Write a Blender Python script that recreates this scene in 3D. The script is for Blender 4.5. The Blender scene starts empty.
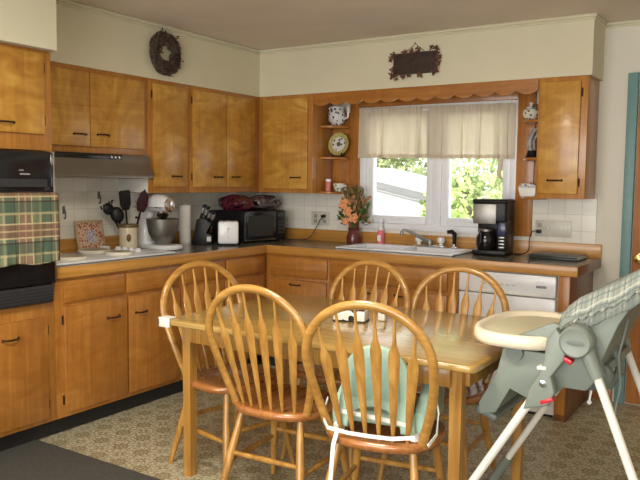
import bpy, bmesh, math, random
from mathutils import Vector, Matrix
random.seed(7)
PI = math.pi
C = bpy.context.scene.collection
ORG = {}

# ------------------------------------------------------------------ mesh builder
class MB:
    def __init__(s): s.bm = bmesh.new()
    def box(s, x0, x1, y0, y1, z0, z1, bev=0.0, seg=2, rot=None, piv=None):
        t = bmesh.new(); bmesh.ops.create_cube(t, size=1)
        for v in t.verts:
            v.co = Vector(((x0+x1)/2+v.co.x*(x1-x0), (y0+y1)/2+v.co.y*(y1-y0), (z0+z1)/2+v.co.z*(z1-z0)))
        if bev > 0:
            bev = min(bev, abs(x1-x0)*.49, abs(y1-y0)*.49, abs(z1-z0)*.49)
            bmesh.ops.bevel(t, geom=t.edges[:], offset=bev, segments=seg, affect='EDGES', profile=.5)
        s._merge(t, rot, piv); return s
    def _merge(s, t, rot=None, piv=None):
        if rot is not None:
            p = Vector(piv or (0, 0, 0))
            for v in t.verts: v.co = rot @ (v.co-p) + p
        m = {}
        for v in t.verts: m[v] = s.bm.verts.new(v.co)
        for f in t.faces:
            try: s.bm.faces.new([m[v] for v in f.verts])
            except ValueError: pass
        t.free()
    def rings(s, rs, cap0=True, cap1=True, closed=False):
        V = [[s.bm.verts.new(p) for p in r] for r in rs]; n = len(rs[0])
        rng = range(len(V)) if closed else range(len(V)-1)
        for i in rng:
            a, b = V[i], V[(i+1) % len(V)]
            for k in range(n):
                s.bm.faces.new((a[k], a[(k+1) % n], b[(k+1) % n], b[k]))
        if not closed:
            if cap0: s.bm.faces.new(V[0][::-1])
            if cap1: s.bm.faces.new(V[-1])
        return s
    def tube(s, pts, r, seg=10, closed=False, flat=1.0, up=None):
        pts = [Vector(p) for p in pts]; n = len(pts)
        rad = r if isinstance(r, (list, tuple)) else [r]*n
        rs = []; prev = None
        for i in range(n):
            if closed: d = pts[(i+1) % n]-pts[i-1]
            else: d = pts[min(i+1, n-1)]-pts[max(i-1, 0)]
            if d.length < 1e-9: d = Vector((0, 0, 1))
            d.normalize()
            if up is not None: u = Vector(up)
            elif prev is None: u = Vector((0, 0, 1)) if abs(d.z) < .9 else Vector((0, 1, 0))
            else: u = prev
            a = (u-d*u.dot(d))
            if a.length < 1e-6: a = d.orthogonal()
            a.normalize(); b = d.cross(a); prev = a
            rs.append([pts[i]+(a*math.cos(2*PI*k/seg)*flat+b*math.sin(2*PI*k/seg))*rad[i] for k in range(seg)])
        return s.rings(rs, closed=closed)
    def cyl(s, p0, p1, r0, r1=None, seg=16):
        return s.tube([p0, p1], [r0, r0 if r1 is None else r1], seg)
    def lathe(s, c, prof, seg=28, axis='z', rot=None):
        c = Vector(c); rs = []
        for r, h in prof:
            ring = []
            for k in range(seg):
                a = 2*PI*k/seg; x, y = max(r, 1e-5)*math.cos(a), max(r, 1e-5)*math.sin(a)
                v = Vector((x, y, h))
                if axis == 'x': v = Vector((h, x, y))
                if axis == 'y': v = Vector((x, -h, y))
                if rot is not None: v = rot @ v
                ring.append(c+v)
            rs.append(ring)
        return s.rings(rs)
    def prism(s, poly, axis, a0, a1, bev=0.0, seg=2, rot=None, piv=None):
        t = bmesh.new()
        def P(u, v, a):
            if axis == 'x': return (a, u, v)
            if axis == 'y': return (u, a, v)
            return (u, v, a)
        A = [t.verts.new(P(u, v, a0)) for u, v in poly]; B = [t.verts.new(P(u, v, a1)) for u, v in poly]
        n = len(poly)
        f0 = t.faces.new(A[::-1]); f1 = t.faces.new(B)
        for k in range(n): t.faces.new((A[k], A[(k+1) % n], B[(k+1) % n], B[k]))
        bmesh.ops.recalc_face_normals(t, faces=t.faces[:])
        if bev > 0:
            es = list(set(list(f0.edges)+list(f1.edges)))
            bmesh.ops.bevel(t, geom=es, offset=bev, segments=seg, affect='EDGES', profile=.5)
        s._merge(t, rot, piv); return s
    def ball(s, c, r, sub=2, sc=(1, 1, 1), jit=0):
        t = bmesh.new(); bmesh.ops.create_icosphere(t, subdivisions=sub, radius=1)
        for v in t.verts:
            k = 1+random.uniform(-jit, jit)
            v.co = Vector((c[0]+v.co.x*r*sc[0]*k, c[1]+v.co.y*r*sc[1]*k, c[2]+v.co.z*r*sc[2]*k))
        s._merge(t); return s
    def leaf(s, c, d, n, L, W):
        c = Vector(c); d = Vector(d).normalized(); n = Vector(n); w = d.cross(n)
        if w.length < 1e-4: w = d.orthogonal()
        w.normalize(); nn = w.cross(d)*L*.12
        p = [c, c+d*L*.5+w*W*.5+nn, c+d*L, c+d*L*.5-w*W*.5+nn]
        V = [s.bm.verts.new(q) for q in p]; s.bm.faces.new(V); return s
    def xform(s, M):
        for v in s.bm.verts: v.co = M @ v.co
        return s
    def build(s, name, mat, parent=None, ang=.6):
        me = bpy.data.meshes.new(name)
        o0 = ORG.get(parent.name, Vector((0, 0, 0))) if parent else Vector((0, 0, 0))
        bmesh.ops.recalc_face_normals(s.bm, faces=s.bm.faces[:])
        for v in s.bm.verts: v.co -= o0
        s.bm.to_mesh(me); s.bm.free()
        me.polygons.foreach_set('use_smooth', [True]*len(me.polygons))
        me.set_sharp_from_angle(angle=ang)
        o = bpy.data.objects.new(name, me); C.objects.link(o)
        if mat: me.materials.append(mat)
        if parent: o.parent = parent
        ORG[o.name] = o0
        return o
def RZ(a): return Matrix.Rotation(a, 3, 'Z')
def T4(x, y, z, az=0): return Matrix.Translation((x, y, z)) @ Matrix.Rotation(az, 4, 'Z')
def tag(o, label, cat, group=None, kind=None):
    o['label'] = label; o['category'] = cat
    if group: o['group'] = group
    if kind: o['kind'] = kind
    return o
def thing(name, label, cat, loc=(0, 0, 0), group=None):
    o = bpy.data.objects.new(name, None); C.objects.link(o); o.location = loc
    o.empty_display_size = .05
    ORG[o.name] = Vector(loc); return tag(o, label, cat, group)
def struct(name, mb, mat, ang=.6):
    o = mb.build(name, mat, None, ang); o['kind'] = 'structure'; return o
def copy_tree(o, parent=None):
    c = o.copy(); C.objects.link(c); c.parent = parent
    for ch in list(o.children): copy_tree(ch, c)
    return c

# ------------------------------------------------------------------ materials
def newmat(name):
    m = bpy.data.materials.new(name); m.use_nodes = True; nt = m.node_tree
    return m, nt, nt.nodes['Principled BSDF']
def setp(b, rough=.5, metal=0, spec=None, coat=0, coat_r=.1):
    b.inputs['Roughness'].default_value = rough; b.inputs['Metallic'].default_value = metal
    if spec is not None: b.inputs['Specular IOR Level'].default_value = spec
    b.inputs['Coat Weight'].default_value = coat; b.inputs['Coat Roughness'].default_value = coat_r
def N(nt, t, **kw):
    n = nt.nodes.new(t)
    for k, v in kw.items(): setattr(n, k, v)
    return n
def ramp(nt, stops):
    r = nt.nodes.new('ShaderNodeValToRGB'); e = r.color_ramp.elements
    e[0].position, e[0].color = stops[0][0], (*stops[0][1], 1)
    e[1].position, e[1].color = stops[-1][0], (*stops[-1][1], 1)
    for p, c in stops[1:-1]:
        x = e.new(p); x.color = (*c, 1)
    return r
def flat(name, col, rough=.5, metal=0, var=.06, scale=30, coat=0, bump=0, spec=None):
    m, nt, b = newmat(name); setp(b, rough, metal, spec, coat)
    tc = N(nt, 'ShaderNodeTexCoord'); n = N(nt, 'ShaderNodeTexNoise'); n.inputs['Scale'].default_value = scale
    nt.links.new(tc.outputs['Object'], n.inputs['Vector'])
    r = ramp(nt, [(.3, tuple(c*(1-var) for c in col)), (.7, tuple(min(1, c*(1+var)) for c in col))])
    nt.links.new(n.outputs['Fac'], r.inputs['Fac']); nt.links.new(r.outputs['Color'], b.inputs['Base Color'])
    if bump:
        bp = N(nt, 'ShaderNodeBump'); bp.inputs['Strength'].default_value = bump; bp.inputs['Distance'].default_value = .002
        nt.links.new(n.outputs['Fac'], bp.inputs['Height']); nt.links.new(bp.outputs['Normal'], b.inputs['Normal'])
    return m
def wood(name, dark, mid, light, axis='z', rough=.35, grain=1.0, figure=.5, coat=.3, scale=1.0):
    """grain runs along axis; figure = broad curly blotches as in birch ply"""
    m, nt, b = newmat(name); setp(b, rough, 0, None, coat, .15)
    tc = N(nt, 'ShaderNodeTexCoord'); mp = N(nt, 'ShaderNodeMapping')
    s = {'x': (1.2, 26, 26), 'y': (26, 1.2, 26), 'z': (26, 26, 1.2)}[axis]
    mp.inputs['Scale'].default_value = tuple(k*scale for k in s)
    nt.links.new(tc.outputs['Object'], mp.inputs['Vector'])
    n = N(nt, 'ShaderNodeTexNoise'); n.inputs['Scale'].default_value = 1.6; n.inputs['Detail'].default_value = 5; n.inputs['Distortion'].default_value = .6
    nt.links.new(mp.outputs['Vector'], n.inputs['Vector'])
    mp2 = N(nt, 'ShaderNodeMapping')
    s2 = {'x': (5.5, 2.6, 2.6), 'y': (2.6, 5.5, 2.6), 'z': (2.6, 2.6, 5.5)}[axis]
    mp2.inputs['Scale'].default_value = s2
    nt.links.new(tc.outputs['Object'], mp2.inputs['Vector'])
    n2 = N(nt, 'ShaderNodeTexNoise'); n2.inputs['Scale'].default_value = 1.5; n2.inputs['Detail'].default_value = 3; n2.inputs['Distortion'].default_value = 1.6
    nt.links.new(mp2.outputs['Vector'], n2.inputs['Vector'])
    mx = N(nt, 'ShaderNodeMix', data_type='FLOAT'); mx.inputs[0].default_value = figure
    nt.links.new(n.outputs['Fac'], mx.inputs[2]); nt.links.new(n2.outputs['Fac'], mx.inputs[3])
    r = ramp(nt, [(.5-.2/grain, dark), (.5, mid), (.5+.18/grain, light)])
    nt.links.new(mx.outputs[0], r.inputs['Fac']); nt.links.new(r.outputs['Color'], b.inputs['Base Color'])
    bp = N(nt, 'ShaderNodeBump'); bp.inputs['Strength'].default_value = .06; bp.inputs['Distance'].default_value = .002
    nt.links.new(n.outputs['Fac'], bp.inputs['Height']); nt.links.new(bp.outputs['Normal'], b.inputs['Normal'])
    return m
def sepvec(nt, src='Object'):
    tc = N(nt, 'ShaderNodeTexCoord'); sp = N(nt, 'ShaderNodeSeparateXYZ'); nt.links.new(tc.outputs[src], sp.inputs[0]); return sp
def M_(nt, op, a, b=None, c=None):
    n = N(nt, 'ShaderNodeMath', operation=op)
    for i, v in enumerate((a, b, c)):
        if v is None: continue
        if isinstance(v, (int, float)): n.inputs[i].default_value = v
        else: nt.links.new(v, n.inputs[i])
    return n.outputs[0]
def mixc(nt, fac, a, b):
    n = N(nt, 'ShaderNodeMix', data_type='RGBA')
    if isinstance(fac, (int, float)): n.inputs[0].default_value = fac
    else: nt.links.new(fac, n.inputs[0])
    for i, v in ((6, a), (7, b)):
        if isinstance(v, tuple): n.inputs[i].default_value = (*v, 1)
        else: nt.links.new(v, n.inputs[i])
    return n.outputs[2]
def plaid(name, base, bands, period, au, av, rough=.9, lum=1.0):
    """bands: (centre, halfwidth, colour, alpha) as fractions of one repeat, woven in both directions"""
    m, nt, b = newmat(name); setp(b, rough)
    sp = sepvec(nt); col = base
    for ax in (au, av):
        u = M_(nt, 'FRACT', M_(nt, 'DIVIDE', M_(nt, 'ADD', sp.outputs['XYZ'.index(ax)], 50), period))
        for (c, w, cc, al) in bands:
            d = M_(nt, 'ABSOLUTE', M_(nt, 'SUBTRACT', u, c))
            f = M_(nt, 'MULTIPLY', M_(nt, 'LESS_THAN', d, w), al)
            col = mixc(nt, f, col, cc)
    nt.links.new(col, b.inputs['Base Color']) if not isinstance(col, tuple) else None
    return m
def tiles(name, au, col, grout, size):
    m, nt, b = newmat(name); setp(b, .18, 0, None)
    sp = sepvec(nt); cb = N(nt, 'ShaderNodeCombineXYZ')
    nt.links.new(sp.outputs['XYZ'.index(au)], cb.inputs[0]); nt.links.new(sp.outputs[2], cb.inputs[1])
    br = N(nt, 'ShaderNodeTexBrick'); br.offset = 0; br.squash = 1
    br.inputs['Scale'].default_value = 1; br.inputs['Brick Width'].default_value = size; br.inputs['Row Height'].default_value = size
    br.inputs['Mortar Size'].default_value = .0016; br.inputs['Mortar Smooth'].default_value = .3
    br.inputs['Color1'].default_value = (*col, 1); br.inputs['Color2'].default_value = (*[c*.94 for c in col], 1); br.inputs['Mortar'].default_value = (*grout, 1)
    nt.links.new(cb.outputs[0], br.inputs['Vector']); nt.links.new(br.outputs['Color'], b.inputs['Base Color'])
    bp = N(nt, 'ShaderNodeBump'); bp.inputs['Strength'].default_value = .4; bp.inputs['Distance'].default_value = .002; bp.invert = True
    nt.links.new(br.outputs['Fac'], bp.inputs['Height']); nt.links.new(bp.outputs['Normal'], b.inputs['Normal'])
    return m
def vinyl():
    m, nt, b = newmat('medallion_vinyl'); setp(b, .42)
    sp = sepvec(nt); P = .15
    def cell(ox, oy):
        u = M_(nt, 'SUBTRACT', M_(nt, 'FRACT', M_(nt, 'ADD', M_(nt, 'DIVIDE', sp.outputs[0], P), 100+ox)), .5)
        v = M_(nt, 'SUBTRACT', M_(nt, 'FRACT', M_(nt, 'ADD', M_(nt, 'DIVIDE', sp.outputs[1], P), 100+oy)), .5)
        r = M_(nt, 'SQRT', M_(nt, 'ADD', M_(nt, 'MULTIPLY', u, u), M_(nt, 'MULTIPLY', v, v)))
        a = M_(nt, 'ARCTAN2', v, u)
        return r, a
    r1, a1 = cell(0, 0); r2, a2 = cell(.5, .5)
    tc = N(nt, 'ShaderNodeTexCoord'); no = N(nt, 'ShaderNodeTexNoise'); no.inputs['Scale'].default_value = 90; no.inputs['Detail'].default_value = 3
    nt.links.new(tc.outputs['Object'], no.inputs['Vector'])
    base = ramp(nt, [(.35, (.24, .205, .11)), (.5, (.45, .415, .275)), (.68, (.66, .63, .49))])
    nt.links.new(no.outputs['Fac'], base.inputs['Fac']); col = base.outputs['Color']
    br = (.18, .135, .045); lt = (.68, .65, .50)
    def star(r, a, rad, k, amp): return M_(nt, 'LESS_THAN', r, M_(nt, 'MULTIPLY', M_(nt, 'ADD', 1, M_(nt, 'MULTIPLY', M_(nt, 'COSINE', M_(nt, 'MULTIPLY', a, k)), amp)), rad))
    f = star(r1, a1, .27, 8, .16); col = mixc(nt, M_(nt, 'MULTIPLY', f, .72), col, br)
    ring = M_(nt, 'LESS_THAN', M_(nt, 'ABSOLUTE', M_(nt, 'SUBTRACT', r1, .15)), .018); col = mixc(nt, M_(nt, 'MULTIPLY', ring, .45), col, lt)
    f = star(r2, a2, .17, 4, .35); col = mixc(nt, M_(nt, 'MULTIPLY', f, .5), col, br)
    f = M_(nt, 'LESS_THAN', r2, .045); col = mixc(nt, M_(nt, 'MULTIPLY', f, .8), col, lt)
    f = M_(nt, 'LESS_THAN', r1, .05); col = mixc(nt, M_(nt, 'MULTIPLY', f, .5), col, lt)
    r3, a3 = cell(.5, 0); r4, a4 = cell(0, .5)
    for r in (r3, r4):
        f = M_(nt, 'LESS_THAN', M_(nt, 'ABSOLUTE', M_(nt, 'SUBTRACT', r, .12)), .025); col = mixc(nt, M_(nt, 'MULTIPLY', f, .55), col, (.2, .15, .08))
        f = M_(nt, 'LESS_THAN', r, .05); col = mixc(nt, M_(nt, 'MULTIPLY', f, .8), col, (.6, .56, .44))
    nt.links.new(col, b.inputs['Base Color'])
    bp = N(nt, 'ShaderNodeBump'); bp.inputs['Strength'].default_value = .12; bp.inputs['Distance'].default_value = .001
    nt.links.new(no.outputs['Fac'], bp.inputs['Height']); nt.links.new(bp.outputs['Normal'], b.inputs['Normal'])
    return m

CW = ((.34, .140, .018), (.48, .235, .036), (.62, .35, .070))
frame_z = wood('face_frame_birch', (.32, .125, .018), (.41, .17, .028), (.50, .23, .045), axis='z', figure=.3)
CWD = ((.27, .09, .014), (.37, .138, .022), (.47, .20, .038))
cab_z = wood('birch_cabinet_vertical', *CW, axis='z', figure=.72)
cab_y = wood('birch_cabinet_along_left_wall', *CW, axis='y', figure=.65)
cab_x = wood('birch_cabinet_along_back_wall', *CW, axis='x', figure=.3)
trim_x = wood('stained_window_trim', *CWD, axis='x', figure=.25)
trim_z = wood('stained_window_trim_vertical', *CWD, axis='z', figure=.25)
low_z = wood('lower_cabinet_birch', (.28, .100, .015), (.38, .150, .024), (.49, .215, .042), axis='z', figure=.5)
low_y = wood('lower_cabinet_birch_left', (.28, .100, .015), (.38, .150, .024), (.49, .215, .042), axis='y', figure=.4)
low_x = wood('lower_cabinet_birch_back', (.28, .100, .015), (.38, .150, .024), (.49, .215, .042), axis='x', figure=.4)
edge_x = wood('counter_edge_oak_back', (.38, .165, .03), (.49, .235, .048), (.60, .31, .075), axis='x', figure=.15)
edge_y = wood('counter_edge_oak_left', (.38, .165, .03), (.49, .235, .048), (.60, .31, .075), axis='y', figure=.15)
OAK = ((.30, .138, .026), (.41, .205, .042), (.52, .28, .068))
oak_z = wood('oak_vertical', *OAK, axis='z', figure=.12, rough=.3, coat=.4)
oak_x = wood('oak_table_top', (.34, .20, .05), (.43, .265, .07), (.52, .335, .10), axis='x', figure=.2, rough=.22, coat=.6)
oak_bow = wood('oak_bow', *OAK, axis='x', figure=.15, rough=.28, coat=.5)
seat_m = wood('oak_seat', (.25, .085, .02), (.36, .135, .035), (.46, .19, .055), axis='y', figure=.15, rough=.2, coat=.7)
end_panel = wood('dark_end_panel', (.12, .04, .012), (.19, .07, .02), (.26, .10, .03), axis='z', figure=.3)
door_w = wood('door_wood', (.28, .095, .025), (.38, .145, .04), (.47, .20, .06), axis='z', figure=.3)
paint = flat('cream_soffit_paint', (.66, .62, .455), .75, var=.02, scale=4)
wallp = flat('pale_wall_paint', (.70, .67, .58), .8, var=.02, scale=4)
ceilp = flat('ceiling_paint', (.74, .65, .54), .9, var=.03, scale=3)
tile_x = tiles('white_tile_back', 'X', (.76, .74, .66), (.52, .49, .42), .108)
tile_y = tiles('white_tile_left', 'Y', (.82, .80, .72), (.60, .57, .50), .108)  # lighter than the back wall tile: flash light put into the colour
lam = flat('grey_laminate', (.16, .15, .12), .2, var=.2, scale=60)
kick = flat('black_toe_kick', (.012, .011, .011), .6)
mat_dark = flat('charcoal_carpet', (.060, .058, .050), .95, var=.25, scale=120, bump=.5)
black = flat('black_enamel', (.010, .010, .012), .16)
blackp = flat('black_plastic', (.008, .008, .009), .42, spec=.3)
dgrey = flat('dark_grey_enamel', (.03, .032, .036), .3)
chrome = flat('chrome', (.75, .75, .76), .12, 1, var=.02)
steel = flat('brushed_steel', (.27, .26, .24), .42, .9, var=.08, scale=20)
hoodm = flat('hood_steel', (.22, .195, .165), .35, .75, var=.06, scale=8)
bronze = flat('dark_bronze', (.05, .028, .016), .35, .6)
white = flat('white_enamel', (.80, .81, .84), .18, var=.02)
whitep = flat('white_plastic', (.78, .77, .73), .4, var=.02)
vinylw = flat('white_window_vinyl', (.80, .82, .86), .35, var=.015)
teal = flat('teal_casing_paint', (.14, .27, .27), .45, var=.05)
brass = flat('brass', (.75, .48, .14), .2, 1)
hc_grey = flat('sage_grey_plastic', (.20, .23, .195), .42, var=.04, scale=12)
hc_dark = flat('darker_sage_plastic', (.13, .15, .13), .45, var=.04)
hc_white = flat('cream_painted_tube', (.78, .75, .67), .25, var=.02)
tray_m = flat('cream_tray_plastic', (.80, .71, .54), .3, var=.02)
tray_in = flat('olive_tray_insert', (.60, .54, .35), .3, var=.03)
red_m = flat('red_plastic', (.55, .02, .03), .3)
mint = flat('mint_booster_plastic', (.42, .60, .48), .35, var=.04, scale=10)
straps = flat('white_webbing', (.82, .81, .76), .7, var=.05, scale=200)
ceramic = flat('cream_ceramic', (.62, .55, .40), .25, var=.06, scale=14)
paper = flat('paper_towel', (.84, .83, .80), .9, var=.03, scale=80, bump=.3)
vine = flat('dark_dried_vine', (.085, .058, .042), .85, var=.5, scale=80)
signm = flat('dark_slate_brown', (.045, .028, .018), .8, var=.3, scale=30)
berry = flat('dark_red_berry', (.10, .025, .02), .5, var=.4, scale=60)
twine = flat('twine', (.22, .13, .05), .9)
pinkm = flat('pink_soap', (.75, .18, .22), .15, var=.05)
acry = flat('clear_knob_acrylic', (.75, .76, .74), .08, var=.02)
orangef = flat('orange_petals', (.85, .38, .18), .8, var=.3, scale=60)
rustf = flat('rust_leaves', (.36, .19, .08), .8, var=.4, scale=50)
greenf = flat('green_leaves', (.06, .14, .03), .7, var=.4, scale=50)
vase_m = flat('dark_red_vase_glass', (.13, .035, .03), .1, var=.2)
plum = flat('plum_bag', (.075, .012, .022), .2, var=.8, scale=45)
smoke = flat('smoky_plastic_bag', (.10, .075, .08), .2, var=.8, scale=40)

# curtain
m, nt, b = newmat('sheer_curtain'); curtain_m = m
b.inputs['Base Color'].default_value = (.74, .67, .56, 1); b.inputs['Roughness'].default_value = .9
tr = N(nt, 'ShaderNodeBsdfTranslucent'); tr.inputs[0].default_value = (.72, .62, .44, 1)
ms = N(nt, 'ShaderNodeMixShader'); ms.inputs[0].default_value = .38
out = nt.nodes['Material Output']
nt.links.new(b.outputs[0], ms.inputs[1]); nt.links.new(tr.outputs[0], ms.inputs[2])
tp = N(nt, 'ShaderNodeBsdfTransparent'); ms2 = N(nt, 'ShaderNodeMixShader'); ms2.inputs[0].default_value = .04
nt.links.new(ms.outputs[0], ms2.inputs[1]); nt.links.new(tp.outputs[0], ms2.inputs[2]); nt.links.new(ms2.outputs[0], out.inputs[0])
# window glass (thin sheet)
m, nt, b = newmat('window_glass'); glass_m = m
gl = N(nt, 'ShaderNodeBsdfGlossy'); gl.inputs['Roughness'].default_value = .02
tp = N(nt, 'ShaderNodeBsdfTransparent'); ms = N(nt, 'ShaderNodeMixShader'); ms.inputs[0].default_value = .05
nt.links.new(tp.outputs[0], ms.inputs[1]); nt.links.new(gl.outputs[0], ms.inputs[2]); nt.links.new(ms.outputs[0], nt.nodes['Material Output'].inputs[0])

towel_m = plaid('plaid_towel', (.17, .19, .11), [(.18, .13, (.04, .085, .06), .6), (.62, .17, (.21, .09, .06), .6), (.45, .018, (.5, .4, .22), .9), (.79, .018, (.5, .4, .22), .9), (.62, .02, (.46, .34, .18), .8), (.04, .03, (.40, .36, .19), .65), (.33, .02, (.05, .02, .02), .8)], .20, 'Y', 'Z')
pad_m = plaid('grey_plaid_pad', (.27, .29, .25), [(.12, .10, (.19, .22, .20), .6), (.5, .03, (.12, .15, .15), .8), (.62, .03, (.50, .50, .43), .6), (.85, .04, (.14, .17, .16), .7), (.35, .03, (.46, .45, .38), .5)], .05, 'X', 'Y')

def print_mat(name, base, dots, scale, lo=.45):
    m, nt, b = newmat(name); setp(b, .25)
    tc = N(nt, 'ShaderNodeTexCoord'); v = N(nt, 'ShaderNodeTexVoronoi'); v.inputs['Scale'].default_value = scale
    nt.links.new(tc.outputs['Object'], v.inputs['Vector'])
    col = mixc(nt, M_(nt, 'LESS_THAN', v.outputs['Distance'], lo), base, dots)
    nt.links.new(col, b.inputs['Base Color']); return m
blueprint = print_mat('blue_printed_china', (.66, .66, .66), (.06, .07, .12), 38, .34)
greenprint = print_mat('green_printed_china', (.70, .68, .58), (.10, .18, .07), 45, .34)
cow = print_mat('cow_patterned_white', (.78, .76, .70), (.02, .015, .015), 24, .36)
quilt = print_mat('patchwork_tile_print', (.62, .42, .30), (.33, .10, .06), 60, .42)
quilt2 = print_mat('patchwork_centre_print', (.55, .5, .52), (.22, .15, .24), 110, .42)

# ------------------------------------------------------------------ dimensions
CT, TH, CD = .914, .0585, .630          # counter top height, edge thickness, depth
UD, UB, UT = .30, 1.293, 2.034          # upper cabinets
CEIL = 2.395
YO = -2.437                             # oven cabinet side
WX0, WX1, WZ0, WZ1 = 1.05, 2.262, 1.03, 1.945   # window hole
XR, YR = 5.4, -7.0

# ------------------------------------------------------------------ room shell
struct('floor', MB().box(0, XR, -2.515, 0, -.06, 0), vinyl())
f2 = struct('floor_carpet', MB().box(0, XR, YR, -2.515, -.06, .004), mat_dark)
struct('ceiling', MB().box(0, XR, YR, 0, CEIL, CEIL+.08), ceilp)
w = MB()
w.box(0, WX0, 0, .15, 0, CEIL).box(WX1, XR, 0, .15, 0, CEIL).box(WX0, WX1, 0, .15, 0, WZ0).box(WX0, WX1, 0, .15, WZ1, CEIL)
struct('wall_back', w, wallp)
struct('wall_left', MB().box(-.15, 0, YR, .15, 0, CEIL), wallp)
struct('wall_right', MB().box(XR, XR+.15, YR, .15, 0, CEIL), wallp)
# rear wall behind the photographer, with a broad opening added to let fill light in
w = MB()
w.box(-.15, 1.2, YR-.15, YR, 0, CEIL).box(4.6, XR+.15, YR-.15, YR, 0, CEIL).box(1.2, 4.6, YR-.15, YR, 2.15, CEIL)
struct('wall_rear', w, wallp)
struct('trim_1', MB().box(2.785, 2.79, -.012, -.0005, CT, 1.32).box(WX0-.089, WX1+.119, -.010, -.0005, .99, WZ0-.001).box(.013, WX0-.09, -.012, -.0005, .99, 1.32).box(WX1+.12, 2.7848, -.012, -.0005, .99, 1.32), tile_x)
struct('trim_2', MB().box(.0005, .012, YO, -.012, 1.0, 1.56), tile_y)
# soffits
s = MB(); s.box(0, UD+.005, -3.2, 0, UT, CEIL); s.box(UD+.005, 2.793, -(UD+.005), 0, UT, CEIL)
struct('wall_soffit', s, paint)
struct('wall_soffit_oven', MB().box(UD+.005, .66, -3.2, YO, 2.024, CEIL), paint)
def crown(pts):
    mb = MB()
    for (a, b_, nx, ny) in pts:
        for r, dz in ((.018, .012), (.010, .032)):
            mb.tube([(a[0]+nx*.002, a[1]+ny*.002, CEIL-dz), (b_[0]+nx*.002, b_[1]+ny*.002, CEIL-dz)], r*.6, 8)
    return mb
s1 = UD+.005
struct('trim_3', crown([((s1, YO), (s1, -s1), 1, 0), ((s1, -s1), (2.793, -s1), 0, -1), ((2.793, -s1), (2.793, 0), 1, 0), ((2.793, 0), (XR, 0), 0, -1)]), paint)
struct('baseboard_back', MB().box(2.79, 2.93, -.015, 0, 0, .085, .004), door_w)
# door and teal casing on the right
d = MB(); d.box(2.945, 3.005, -.03, 0, 0, 2.07, .005).box(3.005, 3.95, -.03, 0, 2.01, 2.07, .005).box(3.89, 3.95, -.03, 0, 0, 2.01, .005)
struct('trim_4', d, teal)
dr = struct('door_1', MB().box(3.012, 3.885, -.022, -.002, .01, 2.0, .003), door_w)
kn = MB().lathe((3.06, -.022, .93), [(.03, 0), (.03, .006), (.012, .01), (.011, .03), (.024, .038), (.029, .052), (.024, .066), (.001, .072)], 20, 'y')
kn.build('door_knob', brass, dr)

# ------------------------------------------------------------------ window
fr = MB()
yo, yi = .08, -.012
def rect(mb, x0, x1, z0, z1, w_, y0, y1, bev=.004):
    mb.box(x0, x0+w_, y0, y1, z0, z1, bev).box(x1-w_, x1, y0, y1, z0, z1, bev)
    mb.box(x0+w_, x1-w_, y0, y1, z1-w_, z1, bev).box(x0+w_, x1-w_, y0, y1, z0, z0+w_, bev)
rect(fr, WX0, WX1, WZ0, WZ1, .045, -.015, .10)
fr.box(1.645, 1.715, -.005, .09, WZ0+.04, WZ1-.04, .004)
win = struct('window_1', fr, vinylw)
for i, (a, b_) in enumerate(((1.095, 1.65), (1.71, 2.217))):
    sa = MB(); rect(sa, a, b_, WZ0+.045, WZ1-.045, .058, .01, .07, .006)
    so = sa.build('sash', vinylw, win)
    MB().box(a+.05, b_-.05, .038, .042, WZ0+.1, WZ1-.1).build('pane', glass_m, so)
    MB().box((a+b_)/2-.05, (a+b_)/2+.05, -.004, .012, WZ0+.075, WZ0+.09, .003).build('latch', vinylw, so)
# stained wood casing around the window (head + two sides)
cs = MB(); cs.box(WX0-.09, WX0, -.022, 0, 1.0, 2.03, .004).box(WX1, WX1+.12, -.022, 0, 1.03, 2.03, .004)
struct('trim_5', cs, trim_z)
struct('trim_6', MB().box(WX0, WX1, -.022, 0, WZ1, 2.03, .003), trim_x)
# scalloped header board between the two cabinets
x0, x1 = .803, 2.475; pts = [(x0, UT), (x0, 1.966)]
n = 12; step = (x1-x0)/n
for i in range(n):
    a = x0+i*step
    for k in range(1, 9):
        u = k/8; pts.append((a+u*step, 1.940+.026*abs(2*u-1)**2))
pts.append((x1, UT))
hb = MB().prism(pts, 'y', -UD, -UD+.02)
tag(hb.build('header_board', trim_x), 'stained wood header board with scalloped bottom edge spanning above the window', 'header board')

# ------------------------------------------------------------------ handles, doors
def pull(c, along, out, L=.085):
    """dark bow pull"""
    c = Vector(c); a = Vector(along); o = Vector(out); mb = MB()
    P = [c-a*L/2+o*.004, c-a*L/2*.85+o*.018, c-a*L*.2+o*.026+Vector((0, 0, .0)), c+a*L*.2+o*.026, c+a*L/2*.85+o*.018, c+a*L/2+o*.004]
    mb.tube(P, [.004, .0042, .005, .005, .0042, .004], 8)
    for sgn in (-1, 1): mb.ball(c+a*sgn*L/2+o*.004, .0085, 1)
    return mb
def hinge(c, out):
    c = Vector(c); o = Vector(out); mb = MB(); mb.cyl(c+o*.004-Vector((0, 0, .025)), c+o*.004+Vector((0, 0, .025)), .005, seg=8); return mb
def cdoor(par, wall, u0, u1, z0, z1, face, hpos, mat, hside=None, nm='door'):
    """wall 'L': door in a plane x=face, u is y.  wall 'B': plane y=face, u is x"""
    mb = MB(); t = .019
    if wall == 'L': mb.box(face, face+t, u0, u1, z0, z1, .005)
    else: mb.box(u0, u1, face-t, face, z0, z1, .005)
    d = mb.build(nm, mat, par)
    if hpos is not None:
        hu, hz = hpos
        if wall == 'L': pull((face+t, hu, hz), (0, 1, 0), (1, 0, 0)).build('handle', bronze, d)
        else: pull((hu, face-t, hz), (1, 0, 0), (0, -1, 0)).build('handle', bronze, d)
    if hside is not None:
        for z in (z0+.07, z1-.07):
            if wall == 'L': hinge((face, hside, z), (1, 0, 0)).build('hinge', bronze, d)
            else: hinge((hside, face, z), (0, -1, 0)).build('hinge', bronze, d)
    return d
def wmat(z_, y_, x_): return None

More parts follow.
